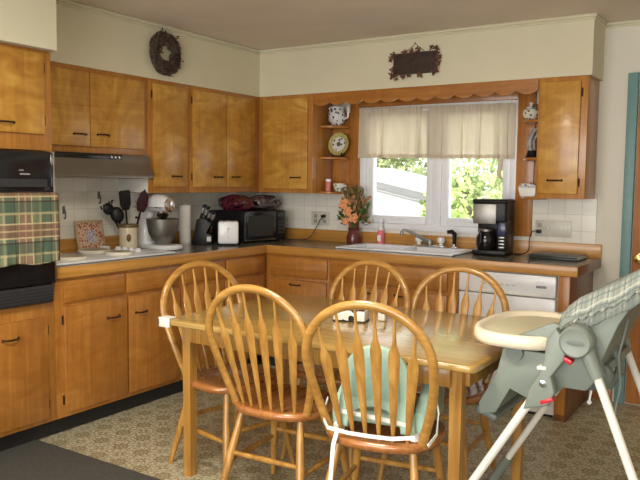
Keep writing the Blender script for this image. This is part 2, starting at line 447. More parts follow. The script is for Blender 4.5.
# upper cabinets, left wall
HB = 1.535
t = thing('wall_cabinet', 'short two-door birch wall cabinet above the range hood', 'cabinet', (0, -1.95, HB), 'birch wall cabinets')
MB().box(.001, UD, YO+.002, -1.477, HB, UT, .002).build('body', frame_z, t)
cdoor(t, 'L', -2.405, -1.955, HB+.035, UT-.03, UD, (-2.03, 1.64), cab_y)
cdoor(t, 'L', -1.949, -1.52, HB+.035, UT-.03, UD, (-1.86, 1.645), cab_y)
t = thing('wall_cabinet', 'narrow single-door birch wall cabinet just right of the range hood', 'cabinet', (0, -1.28, UB), 'birch wall cabinets')
MB().box(.001, UD, -1.4735, -1.092, UB, UT, .002).build('body', frame_z, t)
sp_ = MB().box(.013, UD-.006, -1.4765, -1.4738, UB+.004, 1.385).build('side_panel', whitep, t); sp_['label'] = 'white painted side panel below the hood'
cdoor(t, 'L', -1.44, -1.125, UB+.04, UT-.03, UD, (-1.235, 1.405), cab_z, -1.446)
t = thing('wall_cabinet', 'wide two-door birch wall cabinet on the left wall above knife block and toaster', 'cabinet', (0, -.7, UB), 'birch wall cabinets')
MB().box(.001, UD, -1.090, -.302, UB, UT, .002).build('body', frame_z, t)
cdoor(t, 'L', -1.065, -.712, UB+.04, UT-.03, UD, (-.81, 1.405), cab_z, -1.071)
cdoor(t, 'L', -.706, -.375, UB+.04, UT-.03, UD, (-.61, 1.408), cab_z, -.369)
t = thing('wall_cabinet', 'single-door birch wall cabinet above the microwave, left of the window shelves', 'cabinet', (.4, 0, UB), 'birch wall cabinets')
MB().box(.001, .80, -UD, -.013, UB, UT, .002).build('body', frame_z, t)
cdoor(t, 'B', .345, .765, UB+.03, UT-.03, -UD, (.66, 1.41), cab_z)
t = thing('wall_cabinet', 'single-door birch wall cabinet right of the window, at the end of the soffit', 'cabinet', (2.63, 0, UB), 'birch wall cabinets')
MB().box(2.478, 2.775, -UD, -.013, UB, UT, .002).build('body', frame_z, t)
cdoor(t, 'B', 2.498, 2.735, UB+.03, UT-.03, -UD, (2.60, 1.405), cab_z, 2.741)
# open what-not shelves
def shelf(cx, sgn, z, zt=.018, w_=.155, dep=.2):
    P = [(cx, -.014)]
    for k in range(13):
        a = PI/2*k/12; P.append((cx+sgn*w_*math.cos(a)**.8, -.014-(dep-.014)*math.sin(a)**.8))
    return MB().prism(P, 'z', z-zt, z, .003)
for sgn, cx, side, lz in ((1, .803, 'left', (1.807, 1.57, 1.307)), (-1, 2.475, 'right', (1.795, 1.552, 1.300))):
    t = thing('corner_shelf', 'set of rounded open wood shelves on the %s side of the window' % side, 'shelf', (cx, 0, 1.3), 'open shelves beside the window')
    a, b_ = (cx, WX0-.093) if sgn > 0 else (WX1+.123, cx)
    MB().box(a, b_, -.016, -.013, 1.29, 1.91).build('back_panel', trim_z, t)
    for z in lz: shelf(cx, sgn, z).build('shelf', trim_x, t)

# ------------------------------------------------------------------ tall oven cabinet
t = thing('oven_cabinet', 'tall birch cabinet at the left edge housing the black wall oven', 'cabinet', (.3, -2.8, 0))
b = MB(); b.box(.001, .605, -3.15, YO, .10, .735, .002).box(.001, .605, -3.15, YO, 1.52, 2.023, .002).box(.001, .605, YO-.03, YO, .735, 1.52).box(.001, .605, -3.15, -3.12, .735, 1.52)
b.build('body', frame_z, t)
MB().box(.02, .545, -3.15, YO, 0, .10).build('toe_kick', kick, t)
cdoor(t, 'L', -3.10, -2.487, 1.60, 2.005, .605, (-2.71, 1.648), cab_z, -2.480)
cdoor(t, 'L', -3.10, -2.49, .126, .665, .605, (-2.71, .584), low_z, -2.483)
t = thing('built_in_oven', 'black built-in wall oven with a dark glass door at the left edge', 'oven', (.6, -2.8, .74))
MB().box(.10, .63, -3.118, YO-.032, .74, 1.515, .004).build('body', black, t)
MB().box(.63, .648, -3.11, YO-.033, 1.335, 1.508, .004).build('control_panel', black, t)
MB().box(.648, .650, -3.05, -2.50, 1.335, 1.375).build('vent_strip', dgrey, t)
MB().box(.6485, .650, -2.66, -2.635, 1.415, 1.42).box(.6485, .650, -2.655, -2.60, 1.395, 1.402).build('display_marks', flat('panel_marks', (.3, .3, .3), .4), t)
dd = MB().box(.63, .66, -3.11, YO-.033, .845, 1.32, .006).build('oven_door', black, t)
hd = MB().tube([(.66, -3.06, 1.285), (.70, -3.05, 1.29), (.70, -2.52, 1.29), (.66, -2.51, 1.285)], .011, 10).build('oven_handle', blackp, dd)
v = MB().box(.63, .645, -3.11, YO-.033, .745, .835, .003)
for k in range(5): v.box(.645, .648, -3.09, -2.48, .755+k*.016, .761+k*.016)
v.build('lower_vent', dgrey, t)
MB().box(.605, .655, YO-.031, YO-.022, .84, 1.515, .002).build('chrome_trim', chrome, t)
# plaid towel over the oven handle
mb = MB(); nu, nv = 40, 40
def tw(i, j, off):
    y = -3.05+.565*i/nu; v_ = j/nv
    w_ = .006*math.sin(i*.7)*v_+.004*math.sin(i*1.9+j*.1)*v_
    return Vector((.7135+off+w_+.004*v_, y, 1.30-.34*v_+.006*math.sin(i*.35)*v_))
rows = [[tw(i, j, 0) for i in range(nu+1)] for j in range(nv+1)]
top = [[Vector((.70-.0135*math.cos(a), rows[0][i].y, 1.29+.0155*math.sin(a))) for i in range(nu+1)] for a in (0, .8, 1.6, 2.3)]
back = [[Vector((.686-.002, rows[0][i].y, 1.29-.2*k/4)) for i in range(nu+1)] for k in (4, 3, 2, 1)]
allr = back+top+rows
V = [[mb.bm.verts.new(p) for p in r] for r in allr]
for a in range(len(V)-1):
    for i in range(nu): mb.bm.faces.new((V[a][i], V[a][i+1], V[a+1][i+1], V[a+1][i]))
o = mb.build('kitchen_towel', towel_m); tag(o, 'red, green and tan plaid towel hanging over the oven handle', 'towel')
so = o.modifiers.new('thick', 'SOLIDIFY'); so.thickness = .003; so.offset = 1

# ------------------------------------------------------------------ range hood
t = thing('range_hood', 'low stainless range hood with black control strip under the short cabinet', 'range hood', (.2, -1.95, 1.40))
P = [(.013, 1.534), (.315, 1.534), (.322, 1.50), (.322, 1.46), (.352, 1.415), (.352, 1.388), (.013, 1.388)]
MB().prism(P, 'y', YO+.005, -1.478, .003).build('hood_body', hoodm, t)
MB().box(.31, .326, -2.38, -1.72, 1.500, 1.532, .002).build('control_strip', black, t)
for y in (-1.78, -1.75, -1.81): MB().lathe((.326, y, 1.516), [(.008, 0), (.008, .008), (.001, .009)], 12, 'x').build('hood_switch', chrome, t)

# ------------------------------------------------------------------ base cabinets
BF = .605; BZ = CT-TH
def base_left(lab, y0, y1, doors, drawers):
    t = thing('base_cabinet', lab, 'cabinet', (.3, (y0+y1)/2, 0), 'birch base cabinets')
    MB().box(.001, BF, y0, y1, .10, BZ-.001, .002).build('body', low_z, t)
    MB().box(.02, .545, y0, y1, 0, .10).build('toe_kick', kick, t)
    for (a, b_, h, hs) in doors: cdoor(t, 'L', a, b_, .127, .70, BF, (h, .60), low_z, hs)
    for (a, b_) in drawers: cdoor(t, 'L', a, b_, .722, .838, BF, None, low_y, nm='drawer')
base_left('base cabinet beside the oven, with a blank drawer front and two doors below the cooktop', YO+.002, -1.502, [(-2.385, -1.955, -2.06, -2.392), (-1.942, -1.525, -1.85, None)], [(-2.385, -1.975), (-1.955, -1.53)])
base_left('base cabinet on the left wall between the cooktop cabinet and the inside corner', -1.498, -.607, [(-1.47, -1.10, -1.2, None), (-1.08, -.66, -.97, None)], [(-1.47, -1.09), (-1.068, -.655)])
def base_back(lab, x0, x1, doors, drawers, pan=True):
    t = thing('base_cabinet', lab, 'cabinet', ((x0+x1)/2, -.3, 0), 'birch base cabinets')
    if pan: MB().box(x0, x1, -BF, -.013, .10, BZ-.001, .002).build('body', low_z, t)
    else: MB().box(x0, x1, -BF, -BF+.02, .10, BZ-.001).box(x0, x0+.018, -BF+.02, -.013, .10, BZ-.001).box(x1-.018, x1, -BF+.02, -.013, .10, BZ-.001).box(x0+.018, x1-.018, -BF+.02, -.013, .10, .118).build('body', low_z, t)
    MB().box(x0, x1, -.545, -.013, 0, .10).build('toe_kick', kick, t)
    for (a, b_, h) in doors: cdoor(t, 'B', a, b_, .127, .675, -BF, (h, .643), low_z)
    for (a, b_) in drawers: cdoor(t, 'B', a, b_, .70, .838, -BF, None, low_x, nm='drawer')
base_back('base cabinet at the inside corner with one drawer front over a door', .607, 1.158, [(.66, 1.14, .88)], [(.655, 1.145)])
base_back('sink base cabinet with long false drawer front behind the far chairs', 1.162, 2.11, [(1.185, 1.60, 1.50), (1.63, 2.04, 1.72)], [(1.175, 2.04)], False)
t = thing('end_panel', 'wood end panel closing the cabinets right of the dishwasher', 'panel', (2.75, -.3, 0))
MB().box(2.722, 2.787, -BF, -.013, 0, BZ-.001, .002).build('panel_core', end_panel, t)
MB().box(2.722, 2.785, -BF-.006, -BF-.0005, .04, BZ-.002, .002).build('face_stile', low_z, t)
t = thing('dishwasher', 'white front-loading dishwasher under the right end of the counter', 'dishwasher', (2.42, -.3, 0))
MB().box(2.114, 2.720, -.58, -.02, .02, BZ-.002, .003).build('body', whitep, t)
MB().box(2.122, 2.712, -.628, -.581, .12, .715, .008).build('door_panel', white, t)
cp = MB().box(2.122, 2.712, -.632, -.581, .722, BZ-.008, .006).build('control_panel', white, t)
MB().box(2.60, 2.66, -.634, -.6325, .775, .79).build('badge', flat('badge_grey', (.25, .25, .27), .4), cp)
x_ = MB()
for k in range(6): x_.box(2.28+k*.035, 2.30+k*.035, -.634, -.6325, .775, .783)
x_.build('buttons', flat('button_grey', (.55, .56, .6), .4), cp)
MB().box(2.20, 2.64, -.640, -.632, .722, .742, .004).build('grip', whitep, cp)
MB().box(2.13, 2.70, -.56, -.551, .0, .11).build('toe_kick', kick, t)

# countertop: one L of grey laminate with wood edge strips and low wood backsplash
t = thing('countertop', 'L-shaped grey laminate countertop with wood edge and low wood backsplash', 'countertop', (.3, -.3, CT))
sx0, sx1, sy0, sy1 = 1.17, 2.01, -.50, -.09     # sink cut-out
c = MB(); e = .018; z0 = CT-TH
c.box(.001, CD-e, YO+.001, -CD+e, z0, CT)
c.box(.001, sx0, -CD+e, -.001, z0, CT).box(sx1, 2.83-e, -CD+e, -.001, z0, CT)
c.box(sx0, sx1, -CD+e, sy0, z0, CT).box(sx0, sx1, sy1, -.001, z0, CT)
c.build('laminate', lam, t)
MB().box(CD-e, CD, YO+.001, -CD, z0, CT+.0005, .004).build('wood_edge', edge_y, t)
MB().box(CD-e, 2.83, -CD, -CD+e, z0, CT+.0005, .004).build('wood_edge', edge_x, t)
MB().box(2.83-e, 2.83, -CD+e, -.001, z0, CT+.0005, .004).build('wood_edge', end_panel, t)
MB().box(.0125, .030, YO+.001, -.031, CT, 1.003, .003).build('backsplash_strip', edge_y, t)
MB().box(.0125, 2.83, -.030, -.0125, CT, 1.003, .003).build('backsplash_strip', edge_x, t)

# ------------------------------------------------------------------ cooktop
Z = CT+.001
t = thing('cooktop', 'white four-burner electric cooktop set in the counter beside the oven', 'cooktop', (.33, -1.95, Z))
MB().box(.125, .565, -2.40, -1.50, Z, Z+.012, .005).build('top_plate', white, t)
rimm = flat('burner_cover_rim', (.74, .70, .58), .3); topm = flat('burner_cover_top', (.42, .37, .25), .3)
for (x, y, r) in ((.225, -2.20, .085), (.43, -2.21, .105), (.235, -1.87, .098), (.44, -1.85, .085)):
    bo = MB().lathe((x, y, Z+.012), [(r*.95, 0), (r, .004), (r, .016), (r*.96, .020), (r*.90, .017), (.001, .017)], 32).build('burner_cover', rimm, t)
    MB().lathe((x, y, Z+.0292), [(r*.88, 0), (r*.86, .003), (.001, .003)], 32).build('cover_top', topm, bo)
for x in (.22, .28, .34, .40):
    MB().lathe((x, -1.665, Z+.012), [(.021, 0), (.021, .008), (.017, .02), (.012, .024), (.001, .025)], 16).build('control_knob', white, t)
t = thing('spoon_rest', 'small pale glass dish on the cooktop in front of the decorative tile', 'dish', (.165, -1.725, Z+.012))
MB().lathe((.165, -1.725, Z+.0125), [(.02, 0), (.028, .010), (.036, .024), (.033, .024), (.025, .010), (.001, .005)], 24).build('bowl', acry, t)

# ------------------------------------------------------------------ items along the left counter
t = thing('decorative_tile', 'square patchwork-print tile in a frame leaning on the backsplash behind the cooktop', 'decorative tile', (.06, -1.76, CT))
rt = Matrix.Rotation(-.2, 3, 'Y'); pv = (.095, 0, CT)
MB().box(.088, .100, -1.872, -1.652, CT+.002, CT+.205, .003, rot=rt, piv=pv).build('frame', flat('tan_frame', (.45, .33, .2), .6), t)
MB().box(.1002, .1022, -1.857, -1.667, CT+.016, CT+.19, .001, rot=rt, piv=pv).build('print', quilt, t)
MB().box(.1025, .1035, -1.80, -1.724, CT+.062, CT+.142, 0, rot=rt, piv=pv).build('centre_print', quilt2, t)
t = thing('utensil_crock', 'cream ceramic crock holding black cooking utensils', 'crock', (.19, -1.55, CT))
cx, cy = .19, -1.55
cr = MB().lathe((cx, cy, CT+.0135), [(.055, 0), (.060, .004), (.060, .145), (.064, .150), (.064, .160), (.056, .160), (.054, .02), (.001, .02)], 32).build('crock_body', ceramic, t)
MB().lathe((cx, cy, CT+.0135), [(.0642, .140), (.0655, .146), (.0655, .158), (.0642, .161)], 32).build('rim_band', flat('brown_band', (.12, .08, .03), .4), cr)
MB().ball((cx+.045, cy-.038, CT+.0875), .022, 2, (.7, .7, 1.2)).build('leaf_mark', flat('brown_leaf', (.16, .09, .03), .5), cr)
def utensil(lab, dx, dy, tipx, tipy, tipz, kind, mat):
    t = thing(kind, lab, 'utensil', (cx, cy, CT+.02), 'black utensils in the crock')
    a = Vector((cx+dx, cy+dy, CT+.045)); b_ = Vector((cx+tipx, cy+tipy, tipz-.07))
    MB().tube([a, b_], [.006, .006], 8).build('handle', mat, t)
    d = (b_-a).normalized(); R = d.to_track_quat('Z', 'Y').to_matrix(); mb = MB()
    if kind == 'pasta_fork':
        mb.ball((0, 0, .03), .03, 2, (.35, 1, 1.1))
        for k in range(5): mb.tube([(0, -.03+.015*k, .045), (.012, -.034+.017*k, .062), (.026, -.034+.017*k, .062)], .004, 6)
    elif kind == 'turner':
        mb.prism([(-.02, 0), (.02, 0), (.036, .03), (.038, .095), (.028, .103), (-.028, .103), (-.038, .095), (-.036, .03)], 'x', -.002, .003, .001)
    elif kind == 'ladle': mb.ball((0, 0, .04), .036, 2, (.4, 1, 1.25))
    else:
        mb.prism([(-.018, 0), (.018, 0), (.032, .04), (.026, .09), (.008, .12), (-.02, .09), (-.028, .04)], 'x', -.003, .004, .001)
    mb.xform(Matrix.Translation(b_) @ R.to_4x4() @ Matrix.Scale(1.25, 4)).build('head', mat, t)
utensil('black slotted pasta fork, leftmost utensil in the crock', -.02, .01, -.06, -.09, 1.225, 'pasta_fork', blackp)
utensil('broad black turner in the middle of the crock', 0, 0, .0, -.02, 1.25, 'turner', blackp)
utensil('black cooking spoon just left of the turner in the crock', -.01, -.02, -.03, -.05, 1.17, 'ladle', blackp)
utensil('dark red-black spatula, rightmost and tallest utensil in the crock', .02, .01, .06, .05, 1.24, 'spatula', flat('dark_red_nylon', (.03, .004, .007), .6, spec=.2))

# stand mixer, head towards the room
t = thing('stand_mixer', 'white tilt-head stand mixer with steel bowl on the left counter', 'mixer', (.27, -1.33, CT))
mx, my = .235, -1.345
A = Matrix.Translation((mx, my, CT+.001)) @ Matrix.Rotation(-.05, 4, 'Z') @ Matrix.Scale(1.03, 4)
MB().prism([(-.14, -.07), (-.16, -.04), (-.16, .04), (-.14, .07), (-.02, .085), (.12, .095), (.17, .07), (.19, 0), (.17, -.07), (.12, -.095), (-.02, -.085)], 'z', 0, .032, .010, 3).xform(A).build('base', white, t)
mb = MB()
prof = [(-.10, .03, .055, .055), (-.11, .10, .045, .048), (-.108, .17, .042, .045), (-.095, .22, .048, .05), (-.09, .25, .05, .055)]
mb.rings([[Vector((x+a_*math.cos(k*PI/10), b_*math.sin(k*PI/10), z)) for k in range(20)] for x, z, a_, b_ in prof]); mb.xform(A).build('column', white, t)
mb = MB(); rs = []
for x, z, r in ((-.165, .285, .02), (-.158, .288, .045), (-.13, .292, .058), (-.06, .30, .064), (.02, .302, .064), (.07, .298, .058), (.11, .292, .05), (.125, .290, .044)):
    rs.append([Vector((x, r*1.02*math.cos(k*PI/12), z+r*.95*math.sin(k*PI/12))) for k in range(24)])
mb.rings(rs); hdm = mb.xform(A).build('motor_head', white, t)
MB().lathe((.125, 0, .290), [(.045, 0), (.047, .004), (.036, .012), (.001, .014)], 24, 'x').xform(A).build('hub_cap', chrome, hdm)
MB().box(-.15, .12, -.0665, .0665, .270, .277, .002).xform(A).build('trim_band', chrome, hdm)
MB().lathe((.06, 0, .19), [(.012, -.02), (.016, 0), (.04, .03), (.045, .06)], 20).xform(A).build('beater_shaft', chrome, hdm)
MB().lathe((.06, 0, .033), [(.045, 0), (.05, .01), (.07, .03), (.092, .08), (.102, .14), (.105, .165), (.108, .167), (.101, .163), (.095, .12), (.06, .03), (.001, .02)], 32).xform(A).build('bowl', steel, t)
MB().tube([(-.09, -.062, .20), (-.09, -.085, .205)], .006, 8).ball((-.09, -.09, .205), .009, 1).xform(A).build('lever', blackp, t)

t = thing('paper_towel_roll', 'upright white paper towel roll between mixer and knife block', 'paper towel', (.13, -.955, CT))
MB().lathe((.13, -.955, CT+.001), [(.012, .012), (.043, .012), (.043, .285), (.012, .285)], 32).build('roll', paper, t)
MB().lathe((.13, -.955, CT+.001), [(.046, 0), (.046, .008), (.01, .011), (.008, .29), (.001, .292)], 24).build('holder', whitep, t)

t = thing('knife_block', 'black slanted knife block full of black-handled knives', 'knife block', (.25, -.87, CT))
A = Matrix.Translation((.235, -.885, CT+.001)) @ Matrix.Rotation(PI+.56, 4, 'Z')
MB().prism([(.072, 0), (-.075, 0), (-.075, .07), (-.035, .085), (-.072, .155), (-.01, .195), (.035, .185)], 'y', -.048, .048, .004).xform(A).build('block', blackp, t)
grey = flat('knife_rivet_steel', (.4, .4, .4), .3, .8)
for i in range(4):
    for j in range(3):
        y = -.034+.022*j+.004*i; bx = -.060+.024*i; bz = .150+.013*i
        L = .105 if i > 1 else .09
        p0 = Vector((bx, y, bz)); p1 = p0+Vector((-.30*L, .02*(j-1), .95*L))
        kx = MB().tube([p0, p1], [.0075, .009], 8, flat=.7).xform(A).build('knife_handle', blackp, t)
        MB().tube([p0*.6+p1*.4, p0*.2+p1*.8], .0093, 8, flat=.72).xform(A).build('handle_band', grey, kx)
MB().box(-.07, -.04, .0482, .0495, .025, .06).xform(A).build('block_label', flat('white_label', (.6, .6, .6), .5), t)
t = thing('toaster', 'small white two-slot toaster in front of the microwave', 'toaster', (.40, -.82, CT))
A = Matrix.Translation((.395, -.785, CT+.001)) @ Matrix.Scale(.94, 4) @ Matrix.Rotation(math.radians(-50), 4, 'Z')
MB().box(-.11, .11, -.078, .078, .012, .185, .018, 3).xform(A).build('shell', white, t)
MB().box(-.08, .08, -.045, -.018, .1846, .1862).box(-.08, .08, .018, .045, .1846, .1862).xform(A).build('slots', blackp, t)
MB().box(.11, .132, -.012, .012, .125, .137, .003).xform(A).build('lever', whitep, t)
MB().box(.109, .1115, -.003, .003, .05, .16).xform(A).build('lever_track', grey, t)
for a_, b_ in ((-.08, -.055), (-.08, .055), (.08, -.055), (.08, .055)): MB().cyl((a_, b_, 0), (a_, b_, .014), .008, seg=10).xform(A).build('foot', blackp, t)

# microwave, front faces the room (+x)
t = thing('microwave', 'black countertop microwave in the corner with bags on top', 'microwave', (.25, -.45, CT))
A = Matrix.Translation((.42, -.655, CT+.001)) @ Matrix.Rotation(-.10, 4, 'Z')
MB().box(-.33, 0, 0, .47, .012, .24, .006).xform(A).build('case', blackp, t)
dd = MB().box(.0005, .018, .004, .355, .016, .236, .004).xform(A).build('microwave_door', black, t)
MB().box(.0182, .0192, .045, .32, .05, .205, .0).xform(A).build('window_mesh', flat('microwave_mesh', (.035, .035, .035), .35, var=.5, scale=400), dd)
cpp = MB().box(.0005, .017, .36, .466, .016, .236, .004).xform(A).build('control_panel', black, t)
MB().box(.0172, .0182, .375, .452, .19, .215).xform(A).build('display', flat('display_green_grey', (.06, .08, .07), .2), cpp)
bt = MB()
for i in range(4):
    for j in range(3): bt.box(.0172, .0182, .377+.026*j, .397+.026*j, .06+.028*i, .078+.028*i)
bt.xform(A).build('keypad', dgrey, cpp)
MB().box(.018, .0205, .006, .012, .02, .232).box(.018, .0205, .006, .35, .017, .022).xform(A).build('chrome_line', chrome, dd)
for a_, b_ in ((-.3, .03), (-.3, .44), (-.03, .03), (-.03, .44)): MB().cyl((a_, b_, 0), (a_, b_, .013), .012, seg=10).xform(A).build('foot', blackp, t)
def bag(lab, c, sc, mat, seed, knot):
    rnd = random.Random(seed); t = thing('food_bag', lab, 'bag', (c[0], c[1], c[2]-sc[2]*.9), 'bags on top of the microwave')
    b_ = bmesh.new(); bmesh.ops.create_icosphere(b_, subdivisions=4, radius=1)
    ph = [(Vector((rnd.uniform(-1, 1), rnd.uniform(-1, 1), rnd.uniform(-1, 1))), rnd.uniform(3, 9), rnd.uniform(0, 6)) for _ in range(14)]
    for v in b_.verts:
        k = 1+sum(.026*math.sin(v.co.dot(p)*f+q) for p, f, q in ph)
        z = max(v.co.z, -.72)
        v.co = Vector((c[0]+v.co.x*sc[0]*k, c[1]+v.co.y*sc[1]*k, c[2]+z*sc[2]*(k if z > -.7 else 1)))
    mb = MB(); mb._merge(b_); mb.build('bag_body', mat, t, 1.5)
    k = MB(); P = Vector(knot)
    s_ = Vector((c[0], c[1], c[2])); d = (P-s_).normalized()
    for q in range(7):
        w_ = Vector((rnd.uniform(-1, 1), rnd.uniform(-1, 1), rnd.uniform(-.6, 1)))*.022
        k.leaf(P-d*.02, d*.05+w_, (0, 0, 1), .055, .02)
    k.tube([P-d*.035, P], [.014, .005], 8); k.build('gathered_end', mat, t)
bag('plum red plastic food bag on the left side of the microwave top', (.27, -.55, CT+.241+.050), (.12, .13, .068), plum, 3, (.36, -.43, CT+.29))
bag('smoky grey plastic food bag on the right side of the microwave top', (.30, -.265, CT+.241+.052), (.12, .15, .070), smoke, 5, (.33, -.085, CT+.285))

# wall plates
def plate(name, lab, x0, x1, z0, z1, kinds, cat):
    t = thing(name, lab, cat, ((x0+x1)/2, -.0125, (z0+z1)/2))
    MB().box(x0, x1, -.0185, -.0125, z0, z1, .003).build('cover_plate', flat('ivory_plate', (.56, .54, .46), .35), t)
    n = len(kinds); w_ = (x1-x0)/n
    for i, k in enumerate(kinds):
        c_ = x0+w_*(i+.5); zc = (z0+z1)/2
        if k == 'o':
            for dz in (-.02, .02): MB().box(c_-.015, c_+.015, -.0205, -.0186, zc+dz-.014, zc+dz+.014, .001).build('socket', flat('socket_ivory', (.30, .28, .24), .4), t)
        else: MB().box(c_-.005, c_+.005, -.030, -.0186, zc-.008, zc+.012, .002).build('toggle', white, t)
plate('wall_outlet', 'ivory double outlet plate on the tile right of the microwave', .612, .782, 1.035, 1.145, 'oo', 'outlet')
plate('switch_plate', 'ivory plate with one outlet and three toggle switches right of the coffee maker', 2.405, 2.64, 1.035, 1.145, 'osss', 'switch')
def cord(lab, pts, plug, grp):
    t = thing('power_cord', lab, 'cord', pts[0], grp)
    P = []
    for i in range(len(pts)-1):
        p0 = Vector(pts[max(i-1, 0)]); p1 = Vector(pts[i]); p2 = Vector(pts[i+1]); p3 = Vector(pts[min(i+2, len(pts)-1)])
        for k in range(8):
            u = k/8; P.append(.5*((2*p1)+(p2-p0)*u+(2*p0-5*p1+4*p2-p3)*u*u+(-p0+3*p1-3*p2+p3)*u**3))
    P.append(Vector(pts[-1])); MB().tube(P, .0035, 7).build('cable', blackp, t)
    MB().box(plug[0]-.014, plug[0]+.014, plug[1]-.035, plug[1], plug[2]-.011, plug[2]+.011, .005).build('plug', blackp, t)
cord('black cord running from the microwave up to the outlet', [(.50, -.20, CT+.006), (.56, -.15, CT+.008), (.64, -.10, CT+.02), (.69, -.07, CT+.10), (.72, -.06, CT+.165), (.738, -.045, 1.095)], (.738, -.0205, 1.11), 'black power cords')
cord('black cord looping from the coffee maker up to the outlet', [(2.31, -.16, CT+.006), (2.35, -.12, CT+.005), (2.385, -.09, CT+.03), (2.385, -.07, CT+.11), (2.40, -.06, CT+.155), (2.434, -.05, 1.07)], (2.434, -.0205, 1.07), 'black power cords')
# tile hooks
for y, z, lab in ((-1.915, 1.165, 'small metal spoon-shaped hook on the tile beside the oven'), (-1.64, 1.255, 'small metal hook on the tile below the range hood')):
    t = thing('tile_hook', lab, 'hook', (.012, y, z), 'metal tile hooks')
    MB().box(.0122, .017, y-.011, y+.011, z-.005, z+.045, .004).tube([(.016, y, z+.03), (.03, y, z+.01), (.032, y, z-.02), (.024, y, z-.035), (.016, y, z-.03)], .0045, 8).build('hook_body', steel, t)

# ------------------------------------------------------------------ shelf china
t = thing('pitcher', 'white pitcher with dark blue print on the top left shelf', 'pitcher', (.90, -.10, 1.807))
z = 1.8075
MB().lathe((.89, -.10, z), [(.03, 0), (.034, .006), (.058, .03), (.068, .065), (.062, .10), (.052, .125), (.058, .14), (.054, .14), (.048, .125), (.001, .12)], 28).build('pitcher_body', blueprint, t)
MB().tube([(.945, -.10, z+.045), (.985, -.10, z+.06), (.992, -.10, z+.115), (.985, -.10, z+.14)], .007, 8).build('handle', white, t)
MB().prism([(.83, z+.14), (.855, z+.12), (.85, z+.09), (.82, z+.135)], 'y', -.115, -.085, .003).build('spout', white, t)
t = thing('display_plate', 'small round plate with yellow rim on a black stand, middle left shelf', 'plate', (.90, -.10, 1.57))
rx = Matrix.Rotation(-.18, 3, 'X')
pl = MB().lathe((.905, -.085, 1.668), [(.001, .004), (.045, .004), (.07, .010), (.088, .016), (.089, .012), (.07, .002), (.001, 0)], 36, 'y', rot=rx).build('plate_rim', flat('yellow_green_glaze', (.42, .38, .13), .25, var=.25, scale=60), t)
MB().lathe((.905, -.085, 1.668), [(.056, .0085), (.05, .0065), (.001, .0065)], 32, 'y', rot=rx).build('plate_centre', blueprint, pl)
MB().lathe((.905, -.0852, 1.668), [(.018, .0085), (.001, .0088)], 20, 'y', rot=rx).build('centre_medallion', flat('dark_medallion', (.10, .09, .03), .4), pl)
st = MB()
for sx in (-1, 1): st.tube([(.905+sx*.035, -.05, 1.63), (.905+sx*.035, -.075, 1.576), (.905+sx*.04, -.115, 1.576), (.905+sx*.045, -.125, 1.60)], .005, 8)
st.tube([(.865, -.08, 1.577), (.945, -.08, 1.577)], .004, 8).build('plate_stand', blackp, t)
t = thing('spice_jar', 'small red and white spice jar on the bottom left shelf', 'jar', (.835, -.15, 1.3))
MB().lathe((.84, -.13, 1.3075), [(.021, 0), (.023, .004), (.023, .07), (.019, .076)], 20).build('jar_body', flat('pink_red_label', (.62, .2, .16), .4), t)
MB().lathe((.84, -.13, 1.3835), [(.022, 0), (.022, .018), (.001, .019)], 20).build('lid', white, t)
t = thing('sugar_bowl', 'small white printed china cup beside the spice jar', 'cup', (.92, -.11, 1.3))
MB().lathe((.925, -.11, 1.3075), [(.025, 0), (.04, .02), (.047, .05), (.046, .062), (.042, .06), (.001, .05)], 24).build('cup_body', greenprint, t)
MB().tube([(.965, -.11, 1.355), (.99, -.11, 1.35), (.985, -.11, 1.325), (.955, -.11, 1.322)], .005, 8).build('handle', white, t)
t = thing('salt_shaker', 'tiny white shaker between the spice jar and the cup', 'shaker', (.874, -.06, 1.3))
MB().lathe((.875, -.06, 1.3075), [(.014, 0), (.015, .004), (.012, .05), (.008, .06), (.001, .062)], 16).build('shaker_body', whitep, t)
# right shelves
t = thing('china_bowl', 'small round white lidded bowl with green print on the top right shelf', 'bowl', (2.375, -.12, 1.795))
MB().lathe((2.378, -.11, 1.7955), [(.022, 0), (.045, .018), (.054, .042), (.048, .066), (.04, .07), (.001, .072)], 28).build('bowl_body', greenprint, t)
ld = MB().lathe((2.378, -.11, 1.868), [(.036, 0), (.03, .012), (.012, .018), (.010, .03), (.015, .04), (.001, .046)], 24).build('lid', blueprint, t)
t = thing('figurine', 'slender grey curved figurine on a black base, middle right shelf', 'figurine', (2.38, -.12, 1.552))
MB().lathe((2.395, -.115, 1.5525), [(.04, 0), (.042, .006), (.034, .02), (.03, .045), (.001, .05)], 20).build('figurine_base', blackp, t)
MB().tube([(2.385, -.115, 1.595), (2.375, -.115, 1.64), (2.385, -.115, 1.69), (2.405, -.115, 1.73), (2.43, -.115, 1.745)], [.016, .02, .019, .013, .005], 10).tube([(2.405, -.105, 1.60), (2.40, -.105, 1.66), (2.425, -.105, 1.71)], [.01, .011, .006], 8).build('figurine_body', flat('grey_glaze', (.3, .27, .25), .35, var=.4, scale=60), t)
t = thing('napkin_basket', 'small white lattice basket on the bottom right shelf', 'basket', (2.38, -.12, 1.3))
nb = MB().prism([(2.335, 1.3005), (2.43, 1.3005), (2.445, 1.36), (2.32, 1.36)], 'y', -.15, -.08, .003); nb.build('basket_body', whitep, t)
nf = MB()
for k in range(9): nf.tube([(2.325+.014*k, -.148, 1.36), (2.332+.014*k, -.148, 1.372), (2.339+.014*k, -.148, 1.36)], .003, 6)
nf.build('lattice_rim', white, t)
MB().box(2.335, 2.43, -.135, -.095, 1.36, 1.385, .004).build('napkins', blueprint, t)

